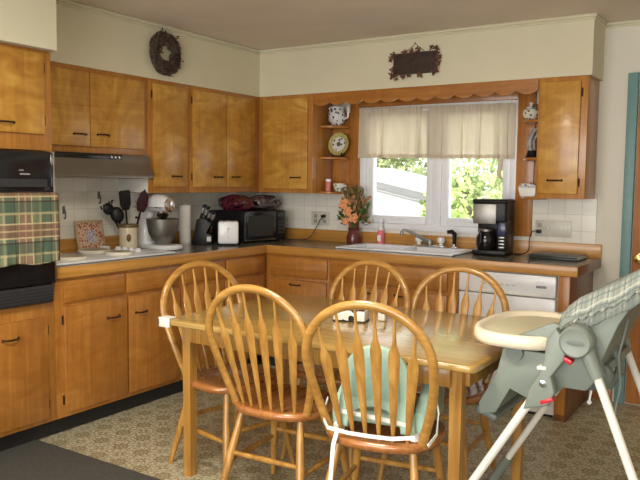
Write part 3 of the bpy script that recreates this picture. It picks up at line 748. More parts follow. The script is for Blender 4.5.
# ------------------------------------------------------------------ sink, faucet, soap
t = thing('sink', 'white double-bowl drop-in kitchen sink under the window', 'sink', (1.6, -.3, CT))
s = MB(); zr = CT+.001
s.box(sx0-.02, sx1+.02, sy0-.02, sy0+.03, zr, zr+.012, .005).box(sx0-.02, sx1+.02, sy1-.06, sy1+.02, zr, zr+.012, .005)
s.box(sx0-.02, sx0+.03, sy0+.03, sy1-.06, zr, zr+.012, .005).box(sx1-.03, sx1+.02, sy0+.03, sy1-.06, zr, zr+.012, .005)
s.box(1.575, 1.605, sy0+.03, sy1-.06, zr-.01, zr+.010, .005)
s.build('rim', white, t)
for a, b_ in ((sx0+.028, 1.577), (1.603, sx1-.028)):
    q = MB(); y0, y1 = sy0+.028, sy1-.058; zb = CT-.17; w_ = .004
    q.box(a, b_, y0, y1, zb, zb+w_).box(a, a+w_, y0, y1, zb, zr+.004).box(b_-w_, b_, y0, y1, zb, zr+.004).box(a, b_, y0, y0+w_, zb, zr+.004).box(a, b_, y1-w_, y1, zb, zr+.004)
    bo = q.build('basin', white, t)
    MB().lathe(((a+b_)/2, (y0+y1)/2, zb+w_), [(.04, 0), (.038, .003), (.001, .002)], 20).build('drain', chrome, bo)
Fz = CT+.0135
t = thing('faucet', 'low chrome kitchen faucet with two clear knobs behind the sink', 'faucet', (1.6, -.12, Fz))
MB().box(1.575, 1.805, -.145, -.085, Fz, Fz+.018, .008).build('base_plate', chrome, t)
MB().lathe((1.690, -.115, Fz+.018), [(.022, 0), (.022, .02), (.017, .035), (.001, .04)], 20).tube([(1.690, -.115, Fz+.03), (1.635, -.16, Fz+.07), (1.555, -.20, Fz+.115), (1.530, -.215, Fz+.12), (1.520, -.22, Fz+.105), (1.520, -.22, Fz+.08)], [.014, .012, .011, .011, .011, .012], 12).build('spout', steel, t)
for x in (1.605, 1.775):
    MB().lathe((x, -.115, Fz+.018), [(.014, 0), (.014, .012), (.026, .018), (.028, .04), (.022, .052), (.001, .055)], 12).build('tap_knob', acry, t)
t = thing('sink_sprayer', 'dark pull-out sink sprayer right of the faucet', 'sprayer', (1.80, -.12, Fz))
MB().lathe((1.875, -.115, Fz), [(.022, 0), (.022, .006), (.014, .012), (.013, .06), (.016, .07)], 16).tube([(1.875, -.115, Fz+.065), (1.875, -.115, Fz+.10), (1.860, -.13, Fz+.118), (1.835, -.15, Fz+.115)], [.015, .017, .016, .013], 12).build('spray_body', blackp, t)
MB().lathe((1.875, -.115, Fz), [(.023, .0), (.023, .007), (.017, .012), (.017, .03), (.0135, .03)], 16).build('collar', chrome, t)
t = thing('dish_soap', 'clear bottle of pink dish soap behind the sink corner', 'bottle', (1.25, -.05, CT))
MB().lathe((1.265, -.06, CT+.001), [(.024, 0), (.029, .006), (.029, .075), (.024, .10), (.02, .11)], 20).build('soap_fill', pinkm, t)
MB().lathe((1.265, -.06, CT+.1115), [(.02, 0), (.018, .03), (.011, .045), (.010, .06)], 20).build('bottle_neck', acry, t)
MB().lathe((1.265, -.06, CT+.172), [(.012, 0), (.012, .012), (.006, .02), (.001, .024)], 14).build('cap', white, t)
MB().box(1.252, 1.280, -.0912, -.0898, CT+.03, CT+.075).build('soap_label', white, t)

# ------------------------------------------------------------------ flowers
t = thing('flower_arrangement', 'autumn bouquet of orange and rust silk flowers in a dark red vase', 'flowers', (1.04, -.10, CT))
vx, vy = 1.065, -.12
MB().lathe((vx, vy, CT+.001), [(.040, 0), (.050, .004), (.056, .05), (.044, .085), (.038, .10), (.048, .122), (.044, .122), (.034, .10), (.001, .09)], 24).build('vase', vase_m, t)
rnd = random.Random(4)
def spray(mat, nm, n, L, W, cz, sp, zr_):
    mb = MB()
    for k in range(n):
        a = rnd.uniform(0, 2*PI); r = sp*rnd.random()**.6
        p = Vector((vx+r*math.cos(a), vy+r*math.sin(a)*.75, cz+zr_*rnd.uniform(-1, 1)))
        if p.y > -.055: p.y = -.055
        d = (p-Vector((vx, vy, cz-.12))).normalized()+Vector((rnd.uniform(-.7, .7), rnd.uniform(-.7, .3), rnd.uniform(-.5, .6)))
        mb.leaf(p, d, (rnd.uniform(-1, 1), rnd.uniform(-1, 1), rnd.uniform(-1, 1)), L*rnd.uniform(.6, 1.2), W*rnd.uniform(.7, 1.2))
    return mb.build(nm, mat, t, 3)
spray(rustf, 'rust_foliage', 210, .055, .026, 1.15, .095, .095)
spray(greenf, 'green_foliage', 110, .06, .028, 1.14, .10, .07)
spray(flat('olive_tips', (.20, .15, .05), .8, var=.4), 'olive_tips', 120, .06, .02, 1.24, .075, .075)
for (dx, dy, dz, r) in ((-.03, -.085, 1.215, .055), (.0, -.095, 1.165, .045), (.045, -.08, 1.115, .045), (-.02, -.085, 1.09, .035)):
    mb = MB()
    for k in range(26):
        a = k*2.4; q = k/26; nv = Vector((.5, -.84, .1)); d = Vector((.84, .54, 0))*math.cos(a)+Vector((0, 0, 1))*math.sin(a)+nv*(1-q)*1.2
        mb.leaf(Vector((vx+dx, vy+dy, dz))+nv*.012*(1-q), d, nv+d*.3, r*(.55+.45*q), r*.75)
    mb.build('blossom', orangef, t, 3)
st = MB()
for k in range(9):
    a = k*.7; st.tube([(vx, vy, CT+.10), (vx+.05*math.cos(a), vy-.01+.03*math.sin(a), 1.15+.02*(k % 4))], .0022, 6)
st.build('stems', greenf, t)

# ------------------------------------------------------------------ coffee maker
t = thing('coffee_maker', 'black and steel drip coffee maker right of the sink', 'coffee maker', (2.21, -.25, CT))
A = Matrix.Translation((2.185, -.21, CT+.001)) @ Matrix.Rotation(.12, 4, 'Z') @ Matrix.Scale(1.06, 4)
MB().box(-.105, .105, -.12, .12, 0, .035, .012).xform(A).build('base', blackp, t)
MB().box(-.105, .105, .02, .12, .03, .30, .012).xform(A).build('back_tower', blackp, t)
MB().box(.045, .105, -.115, .05, .03, .30, .012).xform(A).build('side_tower', blackp, t)
MB().box(-.105, .105, -.12, .12, .20, .335, .018, 3).xform(A).build('brew_head', blackp, t)
MB().box(-.109, .108, -.125, .122, .318, .345, .018, 3).xform(A).build('lid', blackp, t)
MB().box(-.098, .04, -.1225, -.117, .195, .315, .004).xform(A).build('steel_front', steel, t)
MB().box(.052, .098, -.1185, -.113, .13, .20, .002).xform(A).build('display', flat('blue_grey_display', (.04, .05, .12), .2), t)
mb = MB()
for k in range(4): mb.box(.058, .092, -.1185, -.114, .05+.02*k, .058+.02*k, .001)
mb.xform(A).build('buttons', grey, t)
ca = MB().lathe((-.032, -.045, .036), [(.052, 0), (.062, .02), (.062, .07), (.05, .10), (.046, .11)], 28).xform(A).build('carafe', flat('dark_coffee_glass', (.012, .01, .01), .05), t)
MB().lathe((-.032, -.045, .147), [(.048, 0), (.048, .012), (.02, .018), (.001, .019)], 28).xform(A).build('carafe_lid', steel, ca)
MB().tube([(-.045, -.09, .14), (-.05, -.118, .13), (-.05, -.122, .08), (-.045, -.10, .055)], .007, 8).xform(A).build('carafe_handle', blackp, ca)

t = thing('flat_case', 'thin dark flat case with pale edge lying on the right end of the counter', 'case', (2.61, -.18, CT))
A = Matrix.Translation((2.605, -.20, CT+.001)) @ Matrix.Rotation(-.03, 4, 'Z')
MB().box(-.15, .15, -.11, .11, 0, .014, .003).xform(A).build('lower_shell', flat('dark_green_black', (.02, .028, .024), .4), t)
MB().box(-.15, .15, -.11, .11, .0145, .028, .003).xform(A).build('upper_shell', flat('grey_green_black', (.035, .042, .038), .35), t)
MB().box(.1505, .153, -.11, .11, .004, .024, .001).xform(A).build('pale_edge', flat('pale_edge_grey', (.45, .45, .42), .4), t)

# ------------------------------------------------------------------ curtain
t = thing('window_valance', 'sheer cream gathered valance across the top of the window', 'curtain', (1.65, -.04, 1.56))
mb = MB(); nx, nz = 320, 16; rr = random.Random(11)
folds = [(1.15, .012, .006), (1.27, .014, .007), (1.40, .013, .006), (1.565, .030, .010), (1.63, .020, .008), (1.74, .014, .006), (1.88, .018, .008), (2.02, .016, .007), (2.15, .014, .006), (2.21, .012, .006)]
ph = [(rr.uniform(20, 120), rr.uniform(0, 6), rr.uniform(.2, 1)) for _ in range(9)]
rows = []
for j in range(nz+1):
    v_ = j/nz; row = []
    for i in range(nx+1):
        u = i/nx; x = 1.062+1.192*u
        s_ = sum(a*math.sin(x*f+p) for f, p, a in ph)/3
        fine = math.sin(x*210+2*math.sin(x*13))
        amp = .026*(.35+.9*v_); y = -.048+amp*s_+(.0045*fine)*max(0, 1-v_*2.2)
        if j == 2: y = -.047+.3*(y+.047)
        z = 1.938-.018*u-.372*v_ + (.004*s_ if j == nz else 0)+(.003*fine if j == 0 else 0)
        for (c_, a_, w_) in folds:
            e_ = math.exp(-((x-c_)/.035)**2)*(.35+.65*v_)
            xx = a_*math.tanh((x-c_)/w_)*e_; x2 = xx if (x-c_)*a_ != 0 else 0
            y -= .010*math.exp(-((x-c_)/(w_*2))**2)*(1 if a_ > 0 else -1)*(.4+.6*v_); x -= x2
        row.append(Vector((x, y, z)))
    rows.append(row)
V = [[mb.bm.verts.new(p) for p in r] for r in rows]
for a in range(nz):
    for i in range(nx): mb.bm.faces.new((V[a][i], V[a][i+1], V[a+1][i+1], V[a+1][i]))
mb.build('curtain_fabric', curtain_m, t, 3)
mb = MB()
row0 = rows[nz]
for a in (0, 1): pass
Vb = [[mb.bm.verts.new(p+Vector((0, -.0025, dz))) for p in row0] for dz in (.028, 0)]
for i in range(nx): mb.bm.faces.new((Vb[0][i], Vb[0][i+1], Vb[1][i+1], Vb[1][i]))
mb.build('bottom_hem', curtain_m, t, 3)
mb = MB(); V = [[mb.bm.verts.new(Vector((p.x, p.y+.004-.008*k*(1-k), 1.938-.018*(p.x-1.062)/1.192-.062*k))) for p in rows[0]] for k in (0, .5, 1)]
for a in range(2):
    for i in range(nx): mb.bm.faces.new((V[a][i], V[a][i+1], V[a+1][i+1], V[a+1][i]))
mb.build('rod_pocket', curtain_m, t, 3)
MB().tube([(1.055, -.036, 1.912), (2.258, -.036, 1.895)], .006, 10).build('curtain_rod', white, t)

# ------------------------------------------------------------------ wreath and sign on the soffit
t = thing('vine_wreath', 'round dark dried-vine wreath hanging on the left soffit', 'wreath', (.31, -1.315, 2.21))
mb = MB(); rr = random.Random(3); cy, cz = -1.345, 2.207
for k in range(38):
    R0 = rr.uniform(.062, .128); ph_ = rr.uniform(0, 6); wb = rr.uniform(.006, .016); f = rr.choice((3, 4, 5, 6)); off = rr.uniform(.008, .04); P = []
    for i in range(40):
        a = 2*PI*i/40; R = R0+wb*math.sin(f*a+ph_); P.append((.306+off+.008*math.sin((f+1)*a), cy+R*math.cos(a), cz+R*math.sin(a)))
    mb.tube(P, rr.uniform(.004, .007), 5, closed=True)
vn = mb.build('vine_ring', vine, t)
mb = MB()
for k in range(420):
    a = rr.uniform(0, 2*PI); R = rr.uniform(.065, .14); p = (.306+rr.uniform(.01, .05), cy+R*math.cos(a), cz+R*math.sin(a))
    mb.leaf(p, (rr.uniform(0, 1), rr.uniform(-1, 1), rr.uniform(-1, 1)), (rr.uniform(-1, 1), rr.uniform(-1, 1), rr.uniform(-1, 1)), rr.uniform(.015, .032), .014)
mb.build('dried_leaves', flat('dried_leaf_brown', (.07, .04, .028), .9, var=.5, scale=60), t, 3)
t = thing('hanging_sign', 'dark rectangular sign edged with berries and leaves above the window', 'sign', (1.65, -.31, 2.2))
ry = Matrix.Rotation(-.045*0, 3, 'Y')
MB().box(1.475, 1.80, -.322, -.308, 2.118, 2.262, .004).build('board', signm, t)
mb = MB(); mr = MB(); ml = MB(); rr = random.Random(9)
cl = [(1.475, 2.255), (1.46, 2.23), (1.462, 2.12), (1.475, 2.105), (1.50, 2.10), (1.47, 2.16), (1.555, 2.105), (1.60, 2.112), (1.68, 2.105), (1.62, 2.27), (1.66, 2.275), (1.56, 2.265), (1.765, 2.275), (1.80, 2.27), (1.815, 2.23), (1.81, 2.17), (1.80, 2.13), (1.775, 2.115), (1.815, 2.20)]
for (x, z) in cl:
    for k in range(5):
        mb.ball((x+rr.uniform(-.014, .014), -.325+rr.uniform(-.008, .004), z+rr.uniform(-.012, .012)), .0065, 1)
    for k in range(5):
        ml.leaf((x, -.325, z), (rr.uniform(-1, 1), rr.uniform(-.5, .1), rr.uniform(-1, 1)), (0, -1, .2), .028, .014)
mb.build('berries', berry, t); ml.build('leaves', flat('rust_brown_leaf', (.16, .06, .04), .8, var=.5, scale=60), t, 3)
MB().tube([(1.56, -.316, 2.26), (1.632, -.309, 2.322), (1.71, -.316, 2.26)], .0025, 6).ball((1.632, -.308, 2.324), .006, 1).build('twine_hanger', twine, t)

# ------------------------------------------------------------------ dining table
TZ = .75; TX0, TX1, TY0, TY1 = 1.45, 2.935, -2.50, -1.555
t = thing('dining_table', 'rectangular oak dining table in the middle of the kitchen', 'table', ((TX0+TX1)/2, (TY0+TY1)/2, 0))
r_ = .03
P = []
for (cx_, cy_, a0) in ((TX1-r_, TY1-r_, 0), (TX0+r_, TY1-r_, 90), (TX0+r_, TY0+r_, 180), (TX1-r_, TY0+r_, 270)):
    for k in range(6):
        a = math.radians(a0+18*k); P.append((cx_+r_*math.cos(a), cy_+r_*math.sin(a)))
MB().prism(P, 'z', TZ-.026, TZ, .006, 3).build('tabletop', oak_x, t)
i_ = .055; az0, az1 = TZ-.105, TZ-.027
MB().box(TX0+i_+.06, TX1-i_-.06, TY0+i_+.005, TY0+i_+.025, az0, az1, .002).build('apron', oak_z, t)
MB().box(TX0+i_+.06, TX1-i_-.06, TY1-i_-.025, TY1-i_-.005, az0, az1, .002).build('apron', oak_z, t)
MB().box(TX0+i_+.005, TX0+i_+.025, TY0+i_+.06, TY1-i_-.06, az0, az1, .002).build('apron', oak_z, t)
MB().box(TX1-i_-.025, TX1-i_-.005, TY0+i_+.06, TY1-i_-.06, az0, az1, .002).build('apron', oak_z, t)
for x in (TX0+i_-.014, TX1-i_-.076):
    for y in (TY0+i_+.02, TY1-i_-.072):
        q = MB(); c0 = (x+.031, y+.031)
        q.rings([[Vector((c0[0]+sx*h, c0[1]+sy*h, z)) for sx, sy in ((-1, -1), (1, -1), (1, 1), (-1, 1))] for z, h in ((0, .019), (.01, .020), (az0-.02, .0235), (az1, .0235))])
        q.build('leg', oak_z, t)
t = thing('corner_guard', 'white padded guard on the left near corner of the table', 'corner guard', (TX0, TY0, TZ))
cg = MB(); cg.box(TX0-.012, TX0+.055, TY0-.012, TY0-.001, TZ-.035, TZ+.008, .004).box(TX0-.012, TX0-.001, TY0-.012, TY0+.055, TZ-.035, TZ+.008, .004).box(TX0-.012, TX0+.045, TY0-.012, TY0+.045, TZ+.0012, TZ+.009, .003)
cg.build('guard_body', flat('white_foam', (.74, .72, .64), .7), t)
# cow patterned caddies on the table
t = thing('napkin_holder', 'low white caddy with black cow spots in the middle of the table', 'caddy', (2.17, -1.99, TZ))
A = Matrix.Translation((2.165, -2.02, TZ+.001)) @ Matrix.Rotation(.25, 4, 'Z') @ Matrix.Diagonal((.86, .86, 1, 1))
q = MB(); q.box(-.085, .085, -.05, -.042, .004, .05, .002).box(-.085, .085, .042, .05, .004, .05, .002).box(-.085, -.077, -.042, .042, .004, .05, .002).box(.077, .085, -.042, .042, .004, .05, .002)
q.xform(A).build('caddy_walls', cow, t)
MB().box(-.087, .087, -.052, .052, 0, .006, .001).xform(A).build('caddy_base', blackp, t)
MB().box(-.07, .07, -.03, .03, .007, .045, .002).xform(A).build('napkins', flat('dark_red_napkins', (.16, .05, .03), .8), t)
for dx, lab in ((.125, 'small white shaker with black spots right of the cow-spotted caddy'), ):
    t = thing('salt_shaker', lab, 'shaker', (2.28, -1.94, TZ))
    MB().box(2.265, 2.30, -1.955, -1.92, TZ+.001, TZ+.05, .005).build("shaker_body", cow, t)

# ------------------------------------------------------------------ chairs
WF, WM, HH, RC, SM = .173, .235, .507, .111, .301
def backy(w_, s_): return -.175-RC*s_/HH+.05*(w_/.2)**2*max(0, 1-s_/.3)
def bowpts():
    L = []
    for i in range(9):
        s_ = SM*i/8; L.append((WF+(WM-WF)*math.sin(i/8*PI/2), s_))
    for i in range(1, 21):
        a = PI/2*i/20; L.append((WM*math.cos(a), SM+(HH-SM)*math.sin(a)))
    L = L+[(-w_, s_) for w_, s_ in L[:-1][::-1]]
    return [Vector((w_, backy(w_, s_), .45+s_-.012+.014*s_/HH)) for w_, s_ in L]
def make_chair():
    t = thing('dining_chair', '', 'chair', (0, 0, 0), 'arrow-back oak dining chairs')
    # seat
    mb = MB(); nn = 40
    def outl(k, sc, z):
        a = 2*PI*k/nn; c_, s_ = math.cos(a), math.sin(a)
        x = (.225+.012*s_)*(abs(c_)**.72)*(1 if c_ > 0 else -1); y = .205*(abs(s_)**.8)*(1 if s_ > 0 else -1)
        if s_ < 0: y *= 1.02
        return Vector((x*sc, y*sc-.005, z))
    rs = [[outl(k, s_, z) for k in range(nn)] for s_, z in ((.55, .424), (.90, .415), (.97, .418), (1.0, .430), (1.0, .440), (.985, .448), (.95, .4505), (.85, .449), (.6, .441), (.3, .438), (.02, .438))]
    mb.rings(rs); mb.build('seat', seat_m, t, 1.2)
    MB().tube(bowpts(), .0175, 12, flat=.75).build('back_bow', oak_bow, t)
    for i in range(6):
        q = -1+2*i/5; xb = .125*q; xt = .178*q
        st = SM+(HH-SM)*math.sqrt(max(0, 1-(xt/WM)**2))
        p0 = Vector((xb, backy(xb, 0)+.004, .446)); p1 = Vector((xt, backy(xt, st), .45+st-.010))
        d = (p1-p0); Lh = d.length; dn = d.normalized(); sx = Vector((1, 0, 0)); sx = (sx-dn*sx.dot(dn)).normalized(); sy = dn.cross(sx)
        prof = [(0, .0055, .0055), (.08, .0080, .006), (.25, .0135, .005), (.45, .0170, .005), (.62, .0205, .005), (.69, .0215, .005), (.73, .0185, .005), (.79, .0090, .005), (.85, .0060, .0052), (1, .005, .005)]
        mb = MB(); mb.rings([[p0+dn*Lh*u+sx*a*math.cos(k*PI/5)+sy*b_*math.sin(k*PI/5) for k in range(10)] for u, a, b_ in prof])
        mb.build('spindle', oak_z, t)
    legs = {}
    for sx in (-1, 1):
        for sy in (-1, 1):
            a = Vector((sx*.15, sy*.135, .425)); b_ = Vector((sx*.205, sy*(.205 if sy > 0 else .235), 0))
            if sy < 0: a = Vector((sx*.14, -.13, .425))
            P = [a.lerp(b_, u) for u in (0, .15, .45, .6, 1)]
            mb = MB().tube(P, [.0135, .0155, .0185, .0175, .0115], 12); legs[(sx, sy)] = (a, b_)
            for v in mb.bm.verts:
                if v.co.z < 0: v.co.z = 0
            mb.build('leg', oak_z, t)
    def at(k, z):
        a, b_ = legs[k]; return a.lerp(b_, (a.z-z)/(a.z-b_.z))
    for k0, k1, z in (((-1, -1), (-1, 1), .20), ((1, -1), (1, 1), .20), ((-1, -1), (1, -1), .235), ((-1, 1), (1, 1), .235)):
        p, q = at(k0, z), at(k1, z); MB().tube([p, p.lerp(q, .5), q], [.0085, .0125, .0085], 10).build('stretcher', oak_z, t)
    return t
spots = [(1.612, -2.185, -101.7, 'oak arrow-back chair at the left end of the table'),
         (2.045, -2.345, 3.6, 'oak arrow-back chair with empty seat on the near side of the table, left'),
         (2.556, -2.412, 10.4, 'oak arrow-back chair holding the mint green booster seat'),
         (1.974, -1.79, 177, 'oak arrow-back chair on the far side of the table, in front of the sink cabinet'),
         (2.493, -1.763, 183.5, 'oak arrow-back chair on the far side of the table, in front of the dishwasher')]
proto = make_chair()
for i, (x, y, a, lab) in enumerate(spots):
    o = proto if i == 0 else copy_tree(proto)
    o.location = (x, y, 0); o.rotation_euler.z = math.radians(a); o['label'] = lab

# ------------------------------------------------------------------ booster seat on chair C
A = T4(2.556, -2.412, 0, math.radians(10.4))
t = thing('booster_seat', 'mint green plastic booster seat strapped onto the near right chair', 'booster seat', (2.556, -2.412, .452))
zb = .472
P = [(-.152, zb), (-.105, zb)]+[(-.005+.10*math.cos(PI-PI*k/10), zb+.012+.075*math.sin(PI*k/10)) for k in range(11)]+[(.095, zb), (.152, zb)]
for k in range(13):
    a = PI*k/12; P.append((.135*math.cos(a)**1 if False else .128*math.cos(a), .665+.125*math.sin(a)))
mb = MB().prism(P, 'y', -.150, -.122, .010, 3); mb.xform(A).build('back_shell', mint, t)
P2 = []
for k in range(13):
    a = PI*k/12; P2.append((.093*math.cos(a), .665+.085*math.sin(a)))
P2 = [(-.093, zb+.12), (.093, zb+.12)]+P2
MB().prism(P2, 'y', -.1535, -.1502, .001).xform(A).build('back_panel', flat('mint_recess', (.34, .51, .41), .4), t)
MB().box(-.15, .15, -.08, .17, zb, zb+.05, .012, 3).xform(A).build('seat_base', mint, t)
for sx in (-1, 1):
    MB().prism([(-.12, zb), (-.12, .55), (-.07, .575), (.0, .62), (.06, .64), (.17, .635), (.20, .60), (.20, zb)], 'x', sx*.135, sx*.18, .012, 3).xform(A).build('side_arm', mint, t)
    for y in (-.13, .13): MB().lathe((sx*.145, y, .4525), [(.018, 0), (.022, .004), (.022, .024), (.018, .028)], 16).xform(A).build('foot', whitep, t)
def ribbon(pts, w_, th=.002):
    mb = MB(); pts = [Vector(p) for p in pts]
    rs = []
    for i, p in enumerate(pts):
        d = (pts[min(i+1, len(pts)-1)]-pts[max(i-1, 0)]).normalized(); up = Vector((0, 0, 1))
        if abs(d.z) > .8: up = Vector((1, 0, 0))
        u = (up-d*up.dot(d)).normalized(); n_ = d.cross(u)
        rs.append([p+u*w_/2+n_*th, p+u*w_/2-n_*th, p-u*w_/2-n_*th, p-u*w_/2+n_*th])
    return mb.rings(rs)
rs_ = [(-.235, -.02, .53), (-.205, -.15, .50), (-.165, -.196, .478), (-.08, -.203, .472), (.0, -.205, .472), (.08, -.204, .474), (.165, -.196, .488)]
ribbon(rs_, .014).xform(A).build('rear_strap', straps, t)
ribbon([(-.125, -.206, .470), (-.128, -.232, .43), (-.135, -.236, .30), (-.15, -.236, .12), (-.155, -.236, .03)], .015).xform(A).build('hanging_strap', straps, t)
ribbon([(.19, .0, .585), (.215, -.06, .54), (.222, -.11, .48), (.20, -.15, .447)], .013).xform(A).build('side_strap', straps, t)
ribbon([(-.13, -.157, .535), (.0, -.158, .527), (.13, -.157, .515)], .016).xform(A).build('back_strap', straps, t)

# ------------------------------------------------------------------ high chair (faces the table, -x)
t = thing('high_chair', 'sage grey and cream high chair with plaid pad beside the right end of the table', 'high chair', (3.2, -2.13, 0))
YN, YF = -2.415, -1.80
def hleg(p0, p1, r=.0145):
    return MB().cyl(p0, p1, r, seg=16)
for y, yb, sg in ((YN, YN-.045, -1), (YF, YF+.045, 1)):
    fl = hleg((3.115, y, .66), (2.745, yb, .03)).build('front_leg', hc_white, t)
    MB().cyl((2.83, yb-.009*sg, .172), (2.745, yb, .03), .0215, seg=16).ball((2.738, yb, .024), .024, 2).build('foot_boot', hc_grey, fl)
    rl = hleg((3.305 if sg < 0 else 3.275, y, .79), (3.615 if sg < 0 else 3.575, yb, .03)).build('rear_leg', hc_white, t)
    MB().cyl((3.57 if sg < 0 else 3.53, yb-.008*sg, .14), (3.615 if sg < 0 else 3.575, yb, .03), .0215, seg=16).ball((3.62 if sg < 0 else 3.58, yb, .024), .024, 2).build('foot_boot', hc_grey, rl)
    # hub and casings
    ins = y-sg*.012
    MB().prism([(3.185, .905), (3.225, .86), (3.215, .80), (3.175, .74), (3.19, .69), (3.168, .64), (3.085, .615), (3.105, .69), (3.135, .745), (3.15, .80), (3.155, .86)], 'y', y-.022, y+.022, .007, 3).build('front_casing', hc_grey, t)
    MB().tube([(3.255, y, .90), (3.28, y, .84), (3.318 if sg < 0 else 3.288, y, .755)], [.03, .027, .0215], 14).build('rear_casing', hc_grey, t)
    yy = y-sg*-.022
    h = MB().lathe((3.25, y+sg*.012, .867), [(.053, -.045), (.055, 0), (.053, .012), (.046, .020), (.042, .018), (.001, .020)], 36, 'y', rot=(Matrix.Rotation(PI, 3, 'Z') if sg > 0 else None)).build('hub', hc_grey, t)
    MB().lathe((3.25, y+sg*.034, .867), [(.026, -.003), (.028, .001), (.001, .002)], 24, 'y', rot=(Matrix.Rotation(PI, 3, 'Z') if sg > 0 else None)).xform(Matrix.Translation((0, 0, .867)) @ Matrix.Diagonal((1, 1, .3, 1)) @ Matrix.Translation((0, 0, -.867))).build('hub_emblem', hc_dark, h)
    MB().box(3.20, 3.24, y-.019, y+.019, .795, .812, .005, rot=Matrix.Rotation(.45, 3, 'Y'), piv=(3.22, y, .80)).build('recline_lever', red_m, t)
    MB().box(3.14, 3.185, y-.0235, y+.0235, .648, .664, .005, rot=Matrix.Rotation(-.45, 3, 'Y'), piv=(3.16, y, .657)).build('fold_latch', red_m, t)
    MB().lathe((3.15, y+sg*.0225, .715), [(.012, 0), (.012, .004), (.001, .005)], 16, 'y', rot=(Matrix.Rotation(PI, 3, 'Z') if sg > 0 else None)).build('bolt', chrome, t)
    MB().box(3.128, 3.16, y-.024, y+.024, .759, .772, .004, rot=Matrix.Rotation(-.1, 3, 'Y'), piv=(3.14, y, .765)).build('white_collar', hc_white, t)
# seat shell
SY0, SY1 = -2.36, -1.86
P = [(2.985, .80), (2.965, .71), (2.90, .585), (2.905, .545), (2.965, .56), (3.015, .655), (3.08, .63), (3.15, .64), (3.20, .69), (3.27, .69), (3.325, .755), (3.318, .80), (3.365, .925), (3.40, .985), (3.60, 1.12), (3.72, 1.20), (3.70, 1.23), (3.42, 1.04), (3.30, .965), (3.19, .93), (3.15, .86), (3.13, .80)]
for y in (SY0, SY1-.022): MB().prism(P, 'y', y, y+.022, .006, 2).build('side_shell', hc_grey, t)
MB().prism([(2.98, .745), (3.30, .715), (3.33, .745), (3.32, .765), (2.985, .78)], 'y', SY0+.022, SY1-.022, .004).build('seat_pan', hc_grey, t)
MB().prism([(3.26, .76), (3.305, .76), (3.38, .965), (3.72, 1.20), (3.70, 1.225), (3.35, 1.0)], 'y', SY0+.022, SY1-.022, .006).build('seat_back', hc_grey, t)
MB().prism([(2.975, .77), (2.958, .71), (2.885, .575), (2.89, .535), (2.935, .535), (2.975, .60), (3.02, .70), (3.02, .76)], 'y', -2.30, -1.92, .012, 3).build('leg_rest', hc_grey, t)
MB().box(2.865, 2.955, -2.31, -1.91, .52, .548, .010, 3, rot=Matrix.Rotation(.35, 3, 'Y'), piv=(2.91, 0, .53)).build('footrest', hc_dark, t)
MB().tube([(3.43, YN, .50), (3.43, YN+.06, .49), (3.43, YF-.06, .49), (3.43, YF, .50)], .010, 10).build('cross_bar', hc_dark, t) if False else None
# mechanism and rear storage behind the seat
MB().lathe((3.30, -2.28, .735), [(.045, 0), (.045, .03), (.03, .04), (.001, .042)], 24, 'y').build('recline_housing', hc_dark, t)
MB().tube([(3.25, -2.12, .84), (3.31, -2.12, .80), (3.335, -2.12, .72), (3.30, -2.12, .66), (3.22, -2.12, .645)], .018, 12).build('recline_bar', hc_dark, t)
MB().tube([(3.375, -2.25, .93), (3.35, -2.25, .80), (3.36, -2.25, .70), (3.345, -2.25, .60)], .004, 8).build('hanging_strap', hc_grey, t)
MB().tube([(3.24, -2.10, .66), (3.23, -2.10, .585)], .004, 6).ball((3.23, -2.10, .58), .010, 1).build('buckle_tail', straps, t)
# tray: oval, cream, with olive recess
tx, ty, tz = 3.02, -2.13, .858
def tring(sc, z, dx=0):
    R = []
    for k in range(48):
        a = 2*PI*k/48; c_, s_ = math.cos(a), math.sin(a)
        x = .185*(abs(c_)**.75)*(1 if c_ > 0 else -1); y = .285*(abs(s_)**.75)*(1 if s_ > 0 else -1)
        R.append(Vector((tx+x*sc+dx, ty+y*(sc if sc > .9 else sc+.03), z)))
    return R
tr = MB(); tr.rings([tring(.90, tz-.048), tring(.97, tz-.046), tring(1.0, tz-.03), tring(.995, tz-.008), tring(.97, tz), tring(.90, tz+.001), tring(.84, tz-.004), tring(.80, tz-.018), tring(.02, tz-.02)])
trayo = tr.build('tray', tray_m, t, 1.2)
mb = MB(); mb.rings([tring(.795, tz-.0175), tring(.78, tz-.0155), tring(.02, tz-.0155)]); mb.build('tray_recess', tray_in, trayo, 1.2)
MB().lathe((3.10, -2.345, tz-.015), [(.03, 0), (.03, .006), (.024, .008), (.001, .009)], 20).build('cup_ring', tray_m, trayo)
for y in (SY0-.01, SY1+.01-.03):
    MB().prism([(3.0, .805), (3.24, .85), (3.26, .88), (3.16, .91), (3.10, .882), (3.0, .835)], 'y', y, y+.03, .008, 3).build('tray_arm', hc_grey, t)
    MB().lathe((3.03, y+.015, .79), [(.03, -.02), (.03, .02)], 16, 'y').build('tray_pivot', hc_dark, t)
# plaid pad with ruffled edges
mb = MB(); rows = []
prof = [(3.17, .875), (3.195, .915), (3.235, .95), (3.29, .98), (3.36, 1.02), (3.44, 1.075), (3.53, 1.135), (3.62, 1.195), (3.72, 1.26), (3.78, 1.30)]
nw = 36; rr = random.Random(2)
def padrow(x, z, j):
    R = []
    for i in range(nw+1):
        u = i/nw*2-1; y = -2.11+u*.262
        e_ = max(0, abs(u)-.80)/.20
        dz = .028*(1-abs(u)**6)-.072*e_**1.6+.002*math.sin(j*1.9+i)*e_
        R.append(Vector((x-.003*math.cos(i*1.1)*e_, y+.003*math.sin(j*.9)*e_*(1 if u > 0 else -1), z+dz+.035*abs(u)**3*(1-e_))))
    return R
fine = []
for i in range(len(prof)-1):
    for k in range(5):
        u = k/5; fine.append((prof[i][0]*(1-u)+prof[i+1][0]*u, prof[i][1]*(1-u)+prof[i+1][1]*u))
fine.append(prof[-1])
